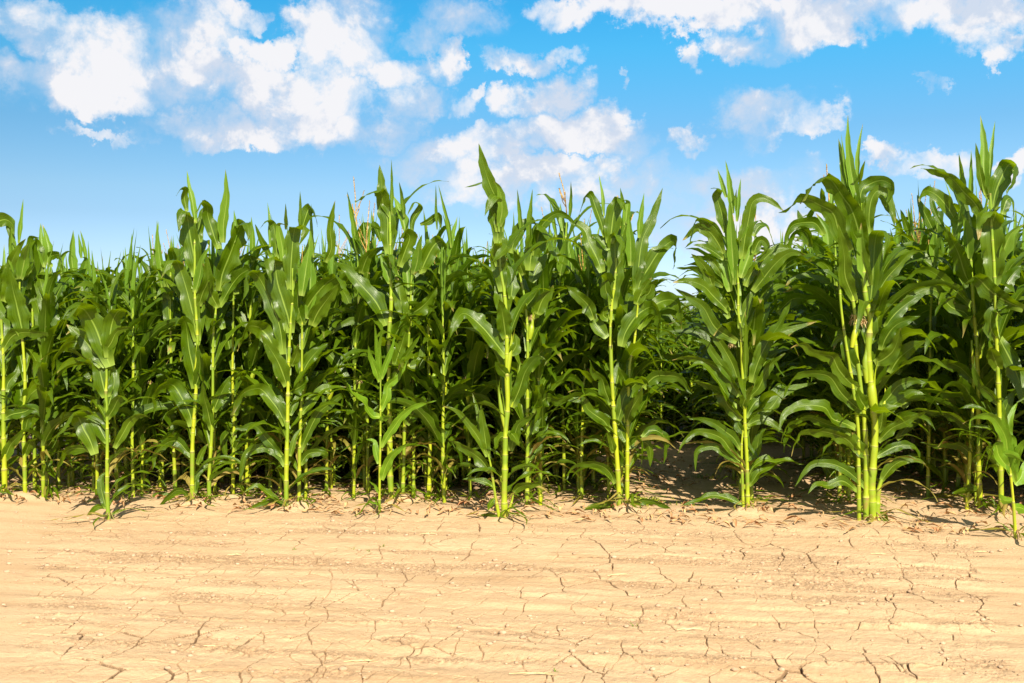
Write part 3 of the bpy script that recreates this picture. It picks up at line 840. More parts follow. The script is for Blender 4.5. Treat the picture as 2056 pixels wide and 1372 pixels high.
S 50 6,0,37 -10,0,183 -2,0,348 7,0,523 -4,0,659 -20,0,814 -36,0,1007 -28,0,1200 -58,0,1345 -80,0,1681 -91,0,1873
s 44 20,0,47 29,0,154 48,0,242
s 35 -43,0,37 -44,0,232 -51,0,523 -83,0,814 -114,0,1055 -115,0,1200 -145,0,1393
s 26 -82,0,52 -89,0,329 -101,0,620 -192,0,1200 -213,0,1489
l 65 -94,0,1833 -143,-2,2034 -168,-6,2217 -171,-10,2389
l 50 -94,0,1860 -166,6,1944 -192,15,2110 -213,26,2259
l 26 -150,0,1925 -189,-3,2126 -208,-7,2276
l 32 -109,0,1989 -104,5,2173 -75,13,2344
l 26 -95,0,1989 -108,-62,2044 -118,-153,2102
l 130 -55,0,1502 -79,0,1622 -112,0,1759 -149,0,1851 -177,0,1888 -215,0,1943 -261,0,2007 -329,-40,2020 -410,-100,1957 -484,-140,1854
l 106 -147,0,1594 -216,-10,1703 -258,-24,1812 -337,-40,1856 -416,-59,1890 -485,-79,1897 -536,-100,1831 -605,-122,1806
l 77 -29,0,1695 -41,-7,1795 -27,-16,1904 14,-28,1949 65,-41,1901 97,-54,1754
l 82 -85,0,1814 -86,0,1943 -31,0,1989 24,-50,2000 68,-80,1951 17,-120,1838
l 53 16,0,1925 61,-1,1888 98,-2,1814 112,-4,1741
l 118 -34,0,1207 -17,0,1392 -9,0,1530 -1,0,1649 -1,-50,1700 28,-120,1685 -28,-200,1527
l 77 -64,0,1557 -111,-26,1647 -152,-63,1699 -176,-107,1767
l 71 59,0,1141 123,1,1226 216,3,1300 305,5,1346
l 65 11,0,1336 65,-1,1428 147,-3,1520 209,-6,1584 298,-9,1593
l 88 -117,0,1299 -186,-36,1436 -214,-89,1570 -271,-150,1745
l 88 -26,0,1392 -68,-11,1520 -93,-28,1610 -101,-47,1755
l 94 -36,0,1046 -28,0,1142 -9,0,1219 10,-80,1238
l 88 41,0,1007 60,-25,1085 112,-62,1162 228,-106,1209
l 106 91,0,872 129,-24,950 153,-60,990 203,-101,1039 245,-147,1068
l 94 3,0,930 49,-31,960 89,-76,1019 106,-128,1143
l 82 -92,0,785 -143,-7,814 -214,-16,892 -257,-28,969 -300,-41,979 -390,-54,999 -443,-69,1047 -523,-84,1019
l 71 -52,0,639 -94,-9,660 -196,-23,748 -269,-39,845 -342,-56,870 -453,-75,871 -525,-95,820 -578,-116,717
l 71 -43,0,659 -98,-46,721 -141,-114,793
l 71 -110,0,542 -173,-15,573 -257,-36,604 -314,-62,674 -456,-89,686 -559,-119,641 -605,-151,540
l 59 -129,0,504 -189,-5,543 -288,-12,573 -387,-20,612 -486,-29,584 -536,-38,547 -562,-48,452
l 71 -70,0,397 -111,-7,427 -173,-16,486 -292,-28,526 -392,-41,528 -464,-54,510 -505,-69,387
l 82 -41,0,377 -91,-3,436 -122,-8,505 -133,-13,525
l 59 -49,0,193 -108,-2,252 -187,-6,310 -285,-9,340 -383,-14,321 -470,-18,201
l 65 48,0,232 99,-17,312 147,-42,354 221,-71,368 270,-103,344
l 59 18,0,377 108,9,425 191,23,442 265,39,421 302,57,350
l 59 26,0,465 93,-26,545 155,-65,588 212,-110,631 244,-160,655
l 77 44,0,678 88,-10,737 130,-25,796 199,-43,826 282,-63,818
l 77 25,0,581 77,-15,660 145,-38,720 201,-64,760 270,-93,753
l 65 26,0,523 39,-15,563 50,-36,662 136,-62,684
l 53 -97,0,173 -192,-22,235 -289,-54,212 -367,-91,228 -427,-132,178
l 88 -54,0,872 -130,7,929 -166,16,1055 -201,27,1074 -246,40,1025
e 26 -44,0,814 -55,0,930 -41,0,1055
e 41 6,0,620 -15,0,765 -6,0,901
e 21 26,0,562 54,0,659 70,0,756
e 26 -134,0,1023 -116,0,1115 -107,0,1180
k 77 -107,0,1189
k 47 -61,0,1170
l 35 11,0,-11 65,-12,30 69,-29,-54 33,-48,-79 -52,-70,-84
I 2.923 6.193|corn plant on thick shaded green stems, left of the folded-leaf plant at the right edge
S 34 1,0,-1 -17,0,341 -22,0,740 -35,0,1039 -46,0,1138 -69,0,1436 -81,0,1634 -93,0,1832
s 25 -84,0,41 -67,0,341 -51,0,740 -65,0,1039
l 40 -114,0,1920 -162,-61,2049 -224,-151,2172
l 34 -73,0,1880 -80,-5,2057 -86,-13,2214
l 105 -78,0,1395 -124,-33,1444 -196,-81,1588 -300,-137,1730
l 87 -161,0,1762 -222,0,1860 -282,0,1930 -342,0,1964 -402,-50,1943 -437,-90,1870
l 74 -180,0,1683 -147,-12,1800 -136,-29,1897
l 81 -90,0,1544 -109,-19,1661 -133,-46,1757 -187,-79,1833
l 56 -60,0,1584 -16,-8,1682 -52,-21,1779
l 81 -42,0,780 -145,17,879 -254,41,887 -301,70,795
l 68 -30,0,621 -99,4,700 -205,11,709 -302,19,729 -398,27,718 -484,36,657
l 62 -28,0,441 -92,-7,502 -207,-18,582 -302,-31,594 -417,-44,615 -551,-59,587
l 56 -27,0,281 -124,8,380 -258,21,378 -362,35,396
l 62 -22,0,740 8,-1,661 68,-3,581 106,-6,621
l 56 -5,0,101 -108,-29,106 -206,-71,94
l 74 -67,0,1246 -142,-12,1316 -230,-30,1384 -309,-51,1443 -378,-74,1471 -457,-99,1460 -564,-126,1382
l 81 -46,0,1117 -107,-2,1207 -198,-4,1246 -279,-7,1336 -360,-10,1355 -460,-13,1306 -540,-17,1197
I2 2.938 5.946|tall corn plant at the right edge, broad glossy folded leaf beneath twin spears
S 33 -1,0,-4 -13,0,279 -27,0,663 -46,0,1045 -52,0,1198 -65,0,1474 -76,0,1617 -94,0,1901
l 45 -108,0,1872 -152,-10,1984 -194,-25,2199
l 71 -117,0,1891 -125,17,2054 -115,41,2201 -123,70,2378
l 33 -99,0,1976 -73,29,2170 -33,72,2345
l 137 -63,0,1330 -65,0,1483 -76,0,1625 -77,0,1730 -83,-50,1782 -192,-120,1765 -246,-180,1612
l 113 -78,0,1806 -60,0,1910 -23,0,2005 14,0,2071 27,-50,2064 26,-90,2021 -63,-140,1875
l 83 -135,0,1739 -155,-1,1796 -194,-3,1853 -253,-6,1909 -322,-8,1985 -409,-11,2022 -514,-14,2050
l 101 117,0,1216 23,0,1254 -73,0,1311 -150,0,1387 -225,-60,1395 -382,-140,1285
l 83 -27,0,1511 -9,-18,1586 15,-45,1660 72,-76,1714
l 89 -34,0,1292 9,13,1359 75,32,1436 142,54,1476
l 107 -32,0,1045 47,-38,856 77,-94,690 81,-160,621
l 89 -30,0,854 -95,-54,952 -143,-134,993
l 59 -27,0,644 -88,-6,711 -150,-14,760 -203,-24,894
l 71 -16,0,529 28,-3,663 64,-7,721 80,-12,740
l 59 -13,0,279 -77,-30,360 -136,-75,386 -216,-126,299
l 77 -41,0,1026 -81,-2,1102 -74,-5,1198 19,-9,1236
l 65 -21,0,1777 13,13,1864 51,32,1857 78,54,1744
J 2.720 5.344|small young corn plant at the far right, nearest to the camera, leaves bunched low
S 21 -1,0,-3 -21,0,200 -35,0,329 -49,0,459
l 64 -13,0,303 -52,-7,417 -76,-17,547 -151,-28,651 -226,-41,661 -283,-55,637 -289,-70,545
l 43 -50,0,476 -80,-23,616 -108,-56,731
l 64 -48,0,372 -109,-17,444 -140,-43,507 -187,-73,469 -223,-106,363
l 40 -92,0,450 -50,-37,455 -11,-90,420
l 53 -40,0,407 -42,18,586 -13,43,661 36,73,728
l 37 -21,0,200 -78,-28,205 -132,-69,247
l 53 -12,0,165 46,29,151 121,71,108
l 53 -13,0,286 33,24,325 68,59,407
l 69 -13,0,321 -34,-4,442 -29,-10,529 -68,-17,564
l 43 -31,0,372 -1,-40,498 19,-98,557
L -3.354 6.551|thick-stemmed corn plant at the left edge of the picture
S 36 6,0,-12 5,0,205 3,0,450 6,0,694 8,0,816 2,0,1003 -5,0,1141
l 105 10,0,1012 -21,31,1109 -67,75,1215
l 46 43,0,1774 83,-17,1676 110,-41,1610
l 85 -54,0,1741 0,-10,1785 56,-24,1788 104,-41,1746 121,-60,1688
l 85 13,0,1256 45,-14,1337 81,-34,1497 151,-57,1616 204,-83,1663
l 66 22,0,661 30,18,725 74,45,789 68,76,853
l 72 4,0,482 64,-5,515 149,-13,532 210,-22,558 271,-31,510 316,-42,458
l 79 1,0,931 75,-15,1029 167,-37,1054 284,-63,1046 401,-91,1039
l 72 1,0,205 48,-11,304 97,-27,355 164,-46,422
l 26 64,0,1499 85,-53,1641 129,-131,1731
L2 -3.216 6.551|corn plant second from the left edge, a thin upright spear leaf at its top
S 29 2,0,-12 1,0,205 -5,0,450 10,0,694 1,0,938 -21,0,1181 -18,0,1384
l 33 -20,0,1636 -4,-4,1757 17,-11,1926
l 85 -26,0,1402 -43,-13,1531 -48,-32,1658 -40,-54,1737
l 138 2,0,1029 -26,-21,1215 -41,-53,1352 -37,-90,1463
l 98 -11,0,596 51,7,653 121,16,701 205,28,700
l 79 -61,0,482 1,9,595 77,23,692 118,38,707
l 85 -10,0,1402 34,-38,1529 70,-93,1590 125,-157,1634
l 59 7,0,401 35,-13,484 93,-32,518
l 59 1,0,237 61,-38,340 129,-94,364
L3 -3.104 6.643|corn plant third from the left edge, broad dark leaves folded at its top
S 27 -8,0,-4 -11,0,274 1,0,604 -9,0,852 -3,0,1017 0,0,1263
l 100 0,0,1244 -3,0,1339 -11,0,1421 -11,-50,1484 48,-90,1467
l 86 -35,0,1470 -42,0,1601 -66,0,1667 -77,-60,1679 -34,-120,1481
l 60 -10,0,1519 -37,26,1652 -62,64,1820
l 60 7,0,1536 17,7,1626 5,16,1685 -32,28,1809
l 93 -118,0,1372 -119,-12,1453 -61,-31,1534 -66,-52,1631 -61,-76,1710 7,-101,1708
l 60 48,0,1536 23,0,1536 40,0,1593 125,-60,1590 167,-120,1465
l 80 -5,0,423 -34,-23,541 -84,-57,552 -146,-96,531
l 73 -3,0,274 58,-50,330 133,-123,380
l 80 2,0,1092 30,31,1216 -14,77,1423
l 60 -15,0,274 26,-36,180 91,-90,123
L4 -3.107 7.035|corn plant with a wide upright spear leaf, fourth from the left edge
S 28 -11,0,8 -4,0,219 8,0,569 24,0,831 30,0,988 32,0,1267
l 70 17,0,1486 4,-6,1625 22,-14,1806
l 98 50,0,1330 78,0,1486 118,-30,1606 88,-80,1612
l 98 154,0,1260 129,0,1382 87,0,1469 56,-50,1480 0,0,1469
l 42 -70,0,1486 -64,-11,1607 -12,-27,1658 39,-46,1640
l 32 71,0,1608 64,-2,1694 53,-5,1781
l 32 105,0,1590 92,-6,1694 72,-15,1806
l 84 7,0,1330 -21,7,1434 -60,18,1557
l 77 18,0,709 -11,-32,781 -41,-78,844 -69,-132,804
l 84 7,0,429 40,5,534 81,13,612 -89,22,664
l 91 15,0,394 -12,-36,485 -127,-88,465
R -1.855 6.587|slim corn stalk between the spear-leaf plant and the front plant with two folded leaves
S 26 1,0,-11 7,0,255 13,0,472 6,0,689 7,0,949 13,0,1208 19,0,1381
l 72 -13,0,1550 20,0,1664 45,0,1777 84,-50,1797 137,-100,1769 155,-140,1678
l 53 142,0,1533 146,-13,1687 144,-32,1831
l 46 264,0,1566 216,-32,1661 180,-79,1778
l 79 4,0,515 54,-21,604 89,-52,676 193,-89,696
l 79 15,0,776 69,-8,828 124,-19,768 187,-33,726
l 66 -3,0,672 -32,-20,621 -93,-49,555
l 59 12,0,289 72,-30,363 187,-73,325
l 59 4,0,428 -59,8,358 -46,19,226
l 79 34,0,1322 20,-3,1419 54,-7,1533 121,-13,1565 203,-18,1549
V -1.033 6.933|corn plant with a pale branched tassel rising between two upright leaves
S 28 6,0,1 0,0,264 -10,0,687 -4,0,968 -18,0,1155 -40,0,1621 -44,0,1761
t 42 -47,0,1764 -53,0,1999 -66,0,2166
l 49 -45,0,1655 -61,-36,1833 -79,-89,1971 -85,-151,2044
l 76 -40,0,1637 -22,0,1764 24,0,1836 51,-60,1831 25,-100,1675
l 55 123,0,1718 91,-24,1816 60,-59,1831 146,-99,1791
l 28 64,0,1655 68,-21,1816 63,-51,1939
l 90 0,0,818 -77,14,949 -174,35,1023 -254,60,928
l 90 -10,0,668 -78,13,686 -194,31,647 -254,53,588
l 76 -1,0,462 -56,-7,575 -129,-17,538 -128,-29,427
l 90 9,0,752 74,-64,859 133,-157,900
l 69 -3,0,76 -61,11,93 -158,27,67
k 52 3,0,1117
k 42 75,0,1089
W 2.857 6.643|corn plant in the shade between the two tallest right-hand plants
S 27 -73,0,396 -68,0,930 -66,0,1250 -42,0,1569 -33,0,1781
l 46 -214,0,1749 -256,-23,1843 -296,-57,1913
l 40 -193,0,1760 -208,-9,1844 -230,-22,1927
l 73 -44,0,1760 -97,2,1866 -139,6,1951 -159,10,2016
l 93 -297,0,1537 -213,-1,1622 -108,-3,1643 -24,-6,1622 104,-8,1521
l 73 -42,0,1569 -61,-18,1695 -58,-44,1788
l 40 20,0,1781 -46,24,1932 -54,59,2096
l 93 -291,0,824 -232,-11,942 -144,-27,1028 -46,-46,1071 40,-67,1092
l 73 -289,0,664 -200,-16,761 -114,-39,763 -51,-66,722
l 80 -257,0,600 -159,5,696 -49,14,706 73,23,662 143,33,575 171,44,380
l 73 -287,0,386 -167,-19,527 -94,-46,562 -12,-78,565 67,-113,526
l 66 -285,0,204 -204,-9,258 -123,-21,239 -44,-36,177 3,-52,116 -4,-70,66 -64,-89,-27
l 93 -293,0,1101 -185,6,1186 -75,16,1250 37,27,1239 119,39,1066
X 2.107 6.643|corn plant behind and left of the tallest plant, its pale tassel pointing up beside it
S 27 82,0,-35 90,0,327 99,0,655 75,0,982 62,0,1200 55,0,1418 35,0,1852 35,0,1960
t 23 2,0,1976 -9,0,2100 -18,0,2219
l 40 -34,0,1955 -63,-59,2010 -95,-144,2040
l 46 18,0,1935 28,17,2040 45,41,2147
l 66 -136,0,1748 -178,3,1831 -206,7,1915
l 86 -115,0,1665 -160,-9,1768 -247,-23,1757 -302,-39,1642 -347,-56,1528
l 80 -32,0,1748 -88,-11,1820 -155,-28,1829 -254,-47,1806 -300,-68,1722 -327,-91,1618
l 100 10,0,1624 -70,11,1687 -139,27,1751
l 86 0,0,1582 -4,24,1771 -68,59,1899
l 100 -342,0,1458 -289,-30,1550 -219,-74,1588 -111,-126,1524
l 80 55,0,1208 -33,-11,1312 -163,-27,1405 -323,-45,1425
l 86 -341,0,1229 -239,-7,1323 -138,-17,1322 -38,-28,1332
l 80 53,0,1416 -15,-16,1540 -147,-41,1590
l 60 24,0,1133 -55,-19,1219 -209,-48,1167 -300,-81,1134
l 40 -147,0,1842 -121,-50,1909 -123,-123,1921
l 73 59,0,108 -10,-8,218 19,-19,351
l 73 78,0,545 60,14,676 88,35,762"""

def tassel_mesh(path, rg, rad=.004):
    acc = Acc()
    S, L = smooth_path(path, 20)
    tube(acc, path, rad, 24, 5, 0, 0, .3)
    def spikelets(P, n, ln):
        Q, l2 = smooth_path(P, n)
        T = unit(np.gradient(Q, axis=0))
        for i in range(2, n):
            for k in range(2):
                a = rg.uniform(0, 2*pi); d = np.array([cos(a), sin(a), 0])
                v = unit(T[i]*1.3+d*.8)
                p0 = Q[i]; p1 = p0+v*ln*.5+np.array([0, 0, .001]); p2 = p0+v*ln
                leaf(acc, [p0, p1, p2], .0075, np.cross(v, d), rg, 3, 2, 0, 0, spear=True)
    up = S[6:]
    spikelets(up, 34, .013)
    for b in range(4):
        i = 5+b; base = S[i]; a = rg.uniform(0, 2*pi)
        hl = L*rg.uniform(.28, .42)
        d = np.array([cos(a)*.42, sin(a)*.42, 1.0])*hl
        P = [base, base+d*.5+np.array([cos(a), sin(a), 0])*.01, base+d+np.array([0, 0, -.01])]
        tube(acc, P, rad*.6, 8, 4, 0, 0, .4); spikelets(P, 18, .011)
    return acc.mesh('tassel', [M_TASSEL])

def silk_mesh(p, r, rg):
    acc = Acc(); p = np.array(p, float)
    for k in range(46):
        a = rg.uniform(0, 2*pi); e = rg.uniform(-.9, 1.1)
        d = np.array([cos(a)*cos(e), sin(a)*cos(e), sin(e)])
        p1 = p+d*r*rg.uniform(.4, .8)+np.array([0, 0, r*.2]); p2 = p1+np.array([d[0]*.5, d[1]*.5, -rg.uniform(.1, .9)])*r
        leaf(acc, [p, p1, p2], r*.11, np.cross(d, (0, 0, 1.))+1e-4, rg, 5, 2, .2, .3, spear=True)
    return acc.mesh('silk', [M_SILK])

def ear_mesh(path, rad, rg):
    acc = Acc()
    S, L = smooth_path(path, 8)
    tube(acc, path, rad, 18, 9, 0, 0, .3, rmod=lambda s: .75+.5*sin(pi*min(1, s*1.2))-.85*max(0, s-.55)/.45*.9)
    for k in range(3):                        # husk leaves hugging it
        a = rg.uniform(0, 2*pi); off = np.array([cos(a), sin(a), 0])*rad*1.05
        leaf(acc, [S[1]+off*.8, S[4]+off, S[7]+off*.7, S[8]+off*1.2+np.array([0, 0, rad*3])], rad*1.7, np.cross(off, (0, 0, 1.)), rg, 8, 4, .35, .02, spear=True)
    return acc.mesh('ear', [M_STALK])

def roots_mesh(p, r, rg, n=7):
    acc = Acc(); p = np.array(p, float)
    for k in range(n):
        a = k*2*pi/n+rg.uniform(-.3, .3); d = np.array([cos(a), sin(a), 0]); o = r*rg.uniform(2.2, 3.8)
        tube(acc, [p+d*r*.7+[0, 0, .030+rg.uniform(0, .02)], p+d*o*.6+[0, 0, .018], p+d*o+[0, 0, -.02]], .0035, 6, 5, 0, 0, .6)
    return acc.mesh('brace_root', [M_ROOT])

def litter_leaves(acc, rg, n, mi):
    for k in range(n):
        a = rg.uniform(0, 2*pi); r0 = rg.uniform(.0, .03); L = rg.uniform(.12, .34)
        d = np.array([cos(a), sin(a), 0]); c = np.array([-sin(a), cos(a), 0])
        P = [d*r0+[0, 0, .03], d*(r0+L*.3)+[0, 0, rg.uniform(.03, .08)], d*(r0+L*.7)+c*rg.uniform(-.04, .04)+[0, 0, .03], d*(r0+L)+c*rg.uniform(-.06, .06)+[0, 0, .012]]
        leaf(acc, P, rg.uniform(.012, .024), c, rg, 10, 3, .3, .25, mi=3 if rg.random() < .35 else mi)

def bow_leaf(acc, rg, base, az, L, width, t0, t1, kink, mi=0, nseg=14, ncr=4, lat=0., wave=.10, twist=0.):
    """a leaf that leaves the stalk at t0 from vertical and bends over to t1"""
    n = 7; th = []
    p = np.array(base, float); P = [p.copy()]
    d = np.array([sin(az), cos(az), 0]); c = np.array([cos(az), -sin(az), 0])
    for i in range(n):
        f = (i+.5)/n
        a = t0+(t1-t0)*(f**kink)
        p = p+(d*sin(a)+np.array([0, 0, 1])*cos(a))*L/n+c*lat*L/n*f*2
        P.append(p.copy())
    for q in P: q[2] = max(q[2], .02)
    leaf(acc, P, width, c, rg, nseg, ncr, .20, wave, twist, mi)

def auto_parts(rg, H=1.95, lod=0, narrow=1.0, tass=False, nl=None):
    """stalk + foliage (+ tassel, ear) of a field plant in local metres"""
    st = Acc(); fo = Acc()
    top = H-.42
    lean = np.array([rg.uniform(-.05, .05), rg.uniform(-.05, .05), 0])
    path = [np.array([0, 0, -.05]), np.array([rg.uniform(-.01, .01), rg.uniform(-.01, .01), .4]), lean*.5+[0, 0, top*.6], lean+[0, 0, top]]
    S, L = smooth_path(path, 40)
    r = rg.uniform(.0105, .0150)
    tube(st, path, r, 44 if lod == 0 else 10, 8 if lod == 0 else 4, rg.uniform(.12, .16), taper=.5)
    ns, nc = ((16, 4), (8, 2))[lod]
    nl = nl or rg.randint(17, 21)
    plane = rg.uniform(0, 2*pi)
    for i in range(nl):
        f = i/(nl-1)
        z = .10+(top-.10)*f**1.12
        b = S[int(np.argmin(abs(S[:, 2]-z)))]
        az = plane+(i % 2)*pi+rg.gauss(0, .38)
        Lf = (.38+.42*sin(pi*min(1, (f*.95+.08))))*rg.uniform(.82, 1.15)
        w = (.036+.064*sin(pi*min(1, f*.85+.03)))*rg.uniform(.85, 1.15)*narrow
        if i < 2:
            Lf *= .6; w *= .6
        t0 = R(38-20*f)+rg.gauss(0, .09); t1 = R(rg.uniform(112, 175)-30*f*(f > .8))
        low = z < .62
        mi = 3 if (z < .34 and rg.random() < .3) else 0
        if mi == 3: Lf = min(Lf, .32); w = min(w, .035)
        bow_leaf(fo, rg, b, az, Lf, w, max(.08, t0), t1, rg.uniform(1.2, 3.4), mi, ns, nc, rg.uniform(-.25, .25)*(2 if low else 1), .22 if low else .13, rg.gauss(0, .9 if low else .6))
        if low and rg.random() < .8:
            bow_leaf(fo, rg, b+[0, 0, rg.uniform(-.05, .05)], az+rg.uniform(-1.6, 1.6), rg.uniform(.20, .42), rg.uniform(.020, .042), R(40), R(rg.uniform(100, 160)), 1.4, 0, ns, nc, rg.uniform(-.6, .6), .25, rg.gauss(0, 1))
    # rolled leaves of the whorl
    for k in range(rg.randint(1, 3)):
        a = rg.uniform(0, 2*pi); Ls = rg.uniform(.22, .55)
        d = np.array([cos(a), sin(a), 0])
        e = S[-1]+d*.005
        leaf(fo, [e-[0, 0, .12], e+d*.03+[0, 0, Ls*.5-.05], e+d*rg.uniform(.02, .10)+[0, 0, Ls-.08]], rg.uniform(.030, .060), np.cross(d, (0, 0, 1)), rg, ns-2, nc, .55, .03, rg.uniform(-.5, .5), 1, True)
    out = {'stalk': st.mesh('stalk', [M_STALK])}
    if lod == 0: litter_leaves(fo, rg, 4, 0)
    out['foliage'] = fo
    if tass:
        out['tassel'] = tassel_mesh([S[-1], S[-1]+[.01, 0, .25], S[-1]+[rg.uniform(-.05, .05), .02, .50]], rg)
    if rg.random() < .6:
        z = top*rg.uniform(.42, .55); b = S[int(np.argmin(abs(S[:, 2]-z)))]; d = np.array([cos(plane), sin(plane), 0])
        p1 = b+d*.045+[0, 0, .20]
        out['ear'] = ear_mesh([b, b+d*.03+[0, 0, .10], p1], .016, rg)
        out['silk'] = silk_mesh(p1, .03, rg)
    return out, top

def add_plant(parts, name='corn_plant'):
    root = link(name, None)
    root.empty_display_size = .2
    ear = None
    for k in ('stalk', 'foliage', 'tassel', 'ear', 'silk', 'brace_root'):
        if k in parts:
            for me in (parts[k] if isinstance(parts[k], list) else [parts[k]]):
                o = link(k, me, ear if (k == 'silk' and ear) else root)
                if k == 'ear': ear = o
    return root

CAMV = np.array([0, 0, 1.2])
def build_hero(pid, x, y, label, items):
    rg = random.Random('h'+pid)
    st, fo = Acc(), Acc(); ears = []; silks = []; tas = None
    main = None
    foot = np.array([x, y, 0.])
    for kind, w, pts in items:
        P = np.array(pts, float)/1000
        if kind in 'Ss':
            P[0][2] = min(P[0][2], 0)-.05
            if kind == 'S' : main = (P[0].copy(), w/1000)
            tube(st, P, w/2000*.95, 90 if kind == 'S' else 40, 12, rg.uniform(.125, .155), taper=.42 if kind == 'S' else .5)
        elif kind == 'l':
            seg = np.diff(P, axis=0); n1 = max(1, len(seg)//2)
            d = P[n1]-P[0]
            lat = abs(d[0])/max(1e-6, np.linalg.norm(d))
            view = unit(P[0]+foot-CAMV)
            T0 = unit(P[1]-P[0])
            inpl = unit(np.cross(view, T0))
            a = R(rg.uniform(-14, 14)+rg.choice((-1, 1))*28*lat)
            w0 = inpl*cos(a)+view*sin(a)
            if inpl[0] < 0 : w0 = -w0
            wid = w/1000/max(.75, cos(a))*1.0
            length = np.linalg.norm(seg, axis=1).sum()
            spear = w/1000 < .10 and len(P) <= 4 and P[-1][2] > P[0][2]+.12 and lat < .35 and P[-1][2] > 1.55
            leaf(fo, P, wid, w0, rg, 26 if length > .25 else 14, 6, (.42 if spear else .16), (.03 if spear else rg.uniform(.09, .19)), rg.gauss(0, .30 if len(P) > 4 else .15), 1 if spear else (2 if pid in 'JD' else 0), spear)
        elif kind == 't': tas = tassel_mesh(P, rg, .005)
        elif kind == 'e': ears.append(ear_mesh(P, w/1800, rg))
        elif kind == 'k': silks.append(silk_mesh(P[0], w/1500, rg))
    # filler leaves reaching back into the row and a few dried ones round the foot
    zs = [(-1, .0)]
    top = max(p[2] for k, w, pts in items if k == 'S' for p in pts)/1000
    if pid not in 'JDA':
        S = smooth_path([np.array(p)/1000 for p in [pts for k, w, pts in items if k == 'S'][0]], 40)[0]
        for k in range(7 if pid not in 'GH' else 10):
            z = rg.uniform(.3, top-.1); b = S[int(np.argmin(abs(S[:, 2]-z)))]
            bow_leaf(fo, rg, b, rg.uniform(-1.2, 1.2), rg.uniform(.55, .8), rg.uniform(.06, .09), R(25), R(rg.uniform(90, 150)), 2, 0, 16, 4)
    if pid not in 'JD':
        for k in range(11):
            z = rg.uniform(.06, .62); b = S[int(np.argmin(abs(S[:, 2]-z)))] if pid != 'A' else np.array([0, 0, z])
            bow_leaf(fo, rg, b, rg.uniform(-2.2, 2.2), rg.uniform(.22, .45), rg.uniform(.022, .045), R(35), R(rg.uniform(110, 165)), 1.5, 3 if (z < .3 and rg.random() < .4) else 0, 14, 4, rg.uniform(-.5, .5), .25, rg.gauss(0, .9))
    litter_leaves(fo, rg, 6, 0)
    parts = {'stalk': st.mesh('stalk', [M_STALK]), 'foliage': fo.mesh('foliage', [M_LEAF, M_SPEAR, M_LEAF_LIME, M_OLD])}
    if tas: parts['tassel'] = tas
    if ears: parts['ear'] = ears
    if silks: parts['silk'] = silks
    if main and y < 6.45:
        parts['brace_root'] = roots_mesh([main[0][0], main[0][1], 0], main[1]/2*1.2, rg, 9 if pid == 'H' else 6)
    root = add_plant(parts)
    root.location = (x, y, gz(x, y))
    tag(root, label, 'corn plant', 'corn plants along the front edge of the field')
    return root

hero_spots = []
cur = None; todo = []
for ln in HEROES.splitlines():
    if '|' in ln:
        h, lab = ln.split('|'); pid, x, y = h.split()
        cur = (pid, float(x), float(y), lab, []); todo.append(cur)
    elif ln.strip():
        t = ln.split(); cur[4].append((t[0], float(t[1]), [tuple(float(a) for a in q.split(',')) for q in t[2:]]))
for h in todo:
    build_hero(*h); hero_spots.append((h[1], h[2]))

# ---- field plants: sixteen kinds copied along the rows
rg = random.Random(77)
protos = []
for k in range(16):
    parts, top = auto_parts(random.Random(100+k), 1.95, 0, 1.0, tass=(k % 5 == 3))
    parts['foliage'] = parts['foliage'].mesh('foliage', [M_LEAF_DULL, M_SPEAR, M_LEAF_LIME, M_OLD])
    protos.append(parts)

def copy_tree(o, parent=None):
    c = o.copy(); COL.objects.link(c); c.parent = parent
    for ch in list(o.children): copy_tree(ch, c)
    return c

# rows run away from the camera: s across, q along
ROWS = [(-3.88, 6.15, 0.09, 'between the leftmost plants and the short plant'),
(-2.66, 6.2, 0.09, 'between the tall left spear and two-folded-leaf plants'),
(-2.1, 6.35, 0.08, 'left of the slender young plant'),
(-1.25, 6.45, 0.08, 'just left of the centre plant'),
(-0.68, 6.6, 0.06, 'between the centre plant and the close pair'),
(-5.6, 5.9, 0.05, 'beyond the left edge of the picture'),
(-4.9, 5.95, 0.05, 'along the left picture edge'),
(-4.2, 5.95, 0.05, 'behind the thick-stemmed leftmost plant'),
(-3.6, 5.95, 0.05, 'just left of the short edge plant'),
(-3.25, 6.35, 0.05, 'behind the short edge plant'),
(-2.93, 6.2, 0.05, 'behind the hook-topped front plant'),
(-2.38, 6.25, 0.06, 'behind the two-folded-leaf plant'),
(-1.78, 6.4, 0.05, 'behind the slender young plant'),
(-1.55, 6.3, 0.05, 'left of the wavy-leaved centre plant'),
(-0.92, 6.35, 0.05, 'behind the wavy-leaved centre plant'),
(-0.4, 6.5, 0.04, 'behind the close pair left of the gap'),
(0.47, 6.5, 0.035, 'behind the bushy plant right of the gap'),
(1.17, 6.4, 0.04, 'behind the fat lime-stemmed cluster'),
(1.9, 6.7, 0.045, 'behind the twin-spear plant at the right edge'),
(2.62, 5.95, 0.05, 'leaving the picture at the right edge'),
(3.34, 6.0, 0.05, 'beyond the right edge of the picture'),
(4.06, 6.0, 0.05, 'far right, out past the picture edge'),
(4.8, 6, 0.05, 'farthest right of all')]
roots = [None]*16
GAPL, GAPR = [i for i, r_ in enumerate(ROWS) if abs(r_[0]+.40) < .01][0], [i for i, r_ in enumerate(ROWS) if abs(r_[0]-.47) < .01][0]
spots = []
for ri, (s0, q0, jit, desc) in enumerate(ROWS):
    q = q0
    while q < 18.5:
        s = s0+rg.gauss(0, jit); x, y = to_xy(s, q)
        if not ((ri == GAPL and 7.5 < q < 9.9) or (ri == GAPR and 8.7 < q < 9.9)): spots.append((x, y, q, ri))   # the stand failed here
        q += (rg.uniform(.19, .26) if ri == GAPR else rg.uniform(.10, .17)) if q < 9 else rg.uniform(.14, .24)
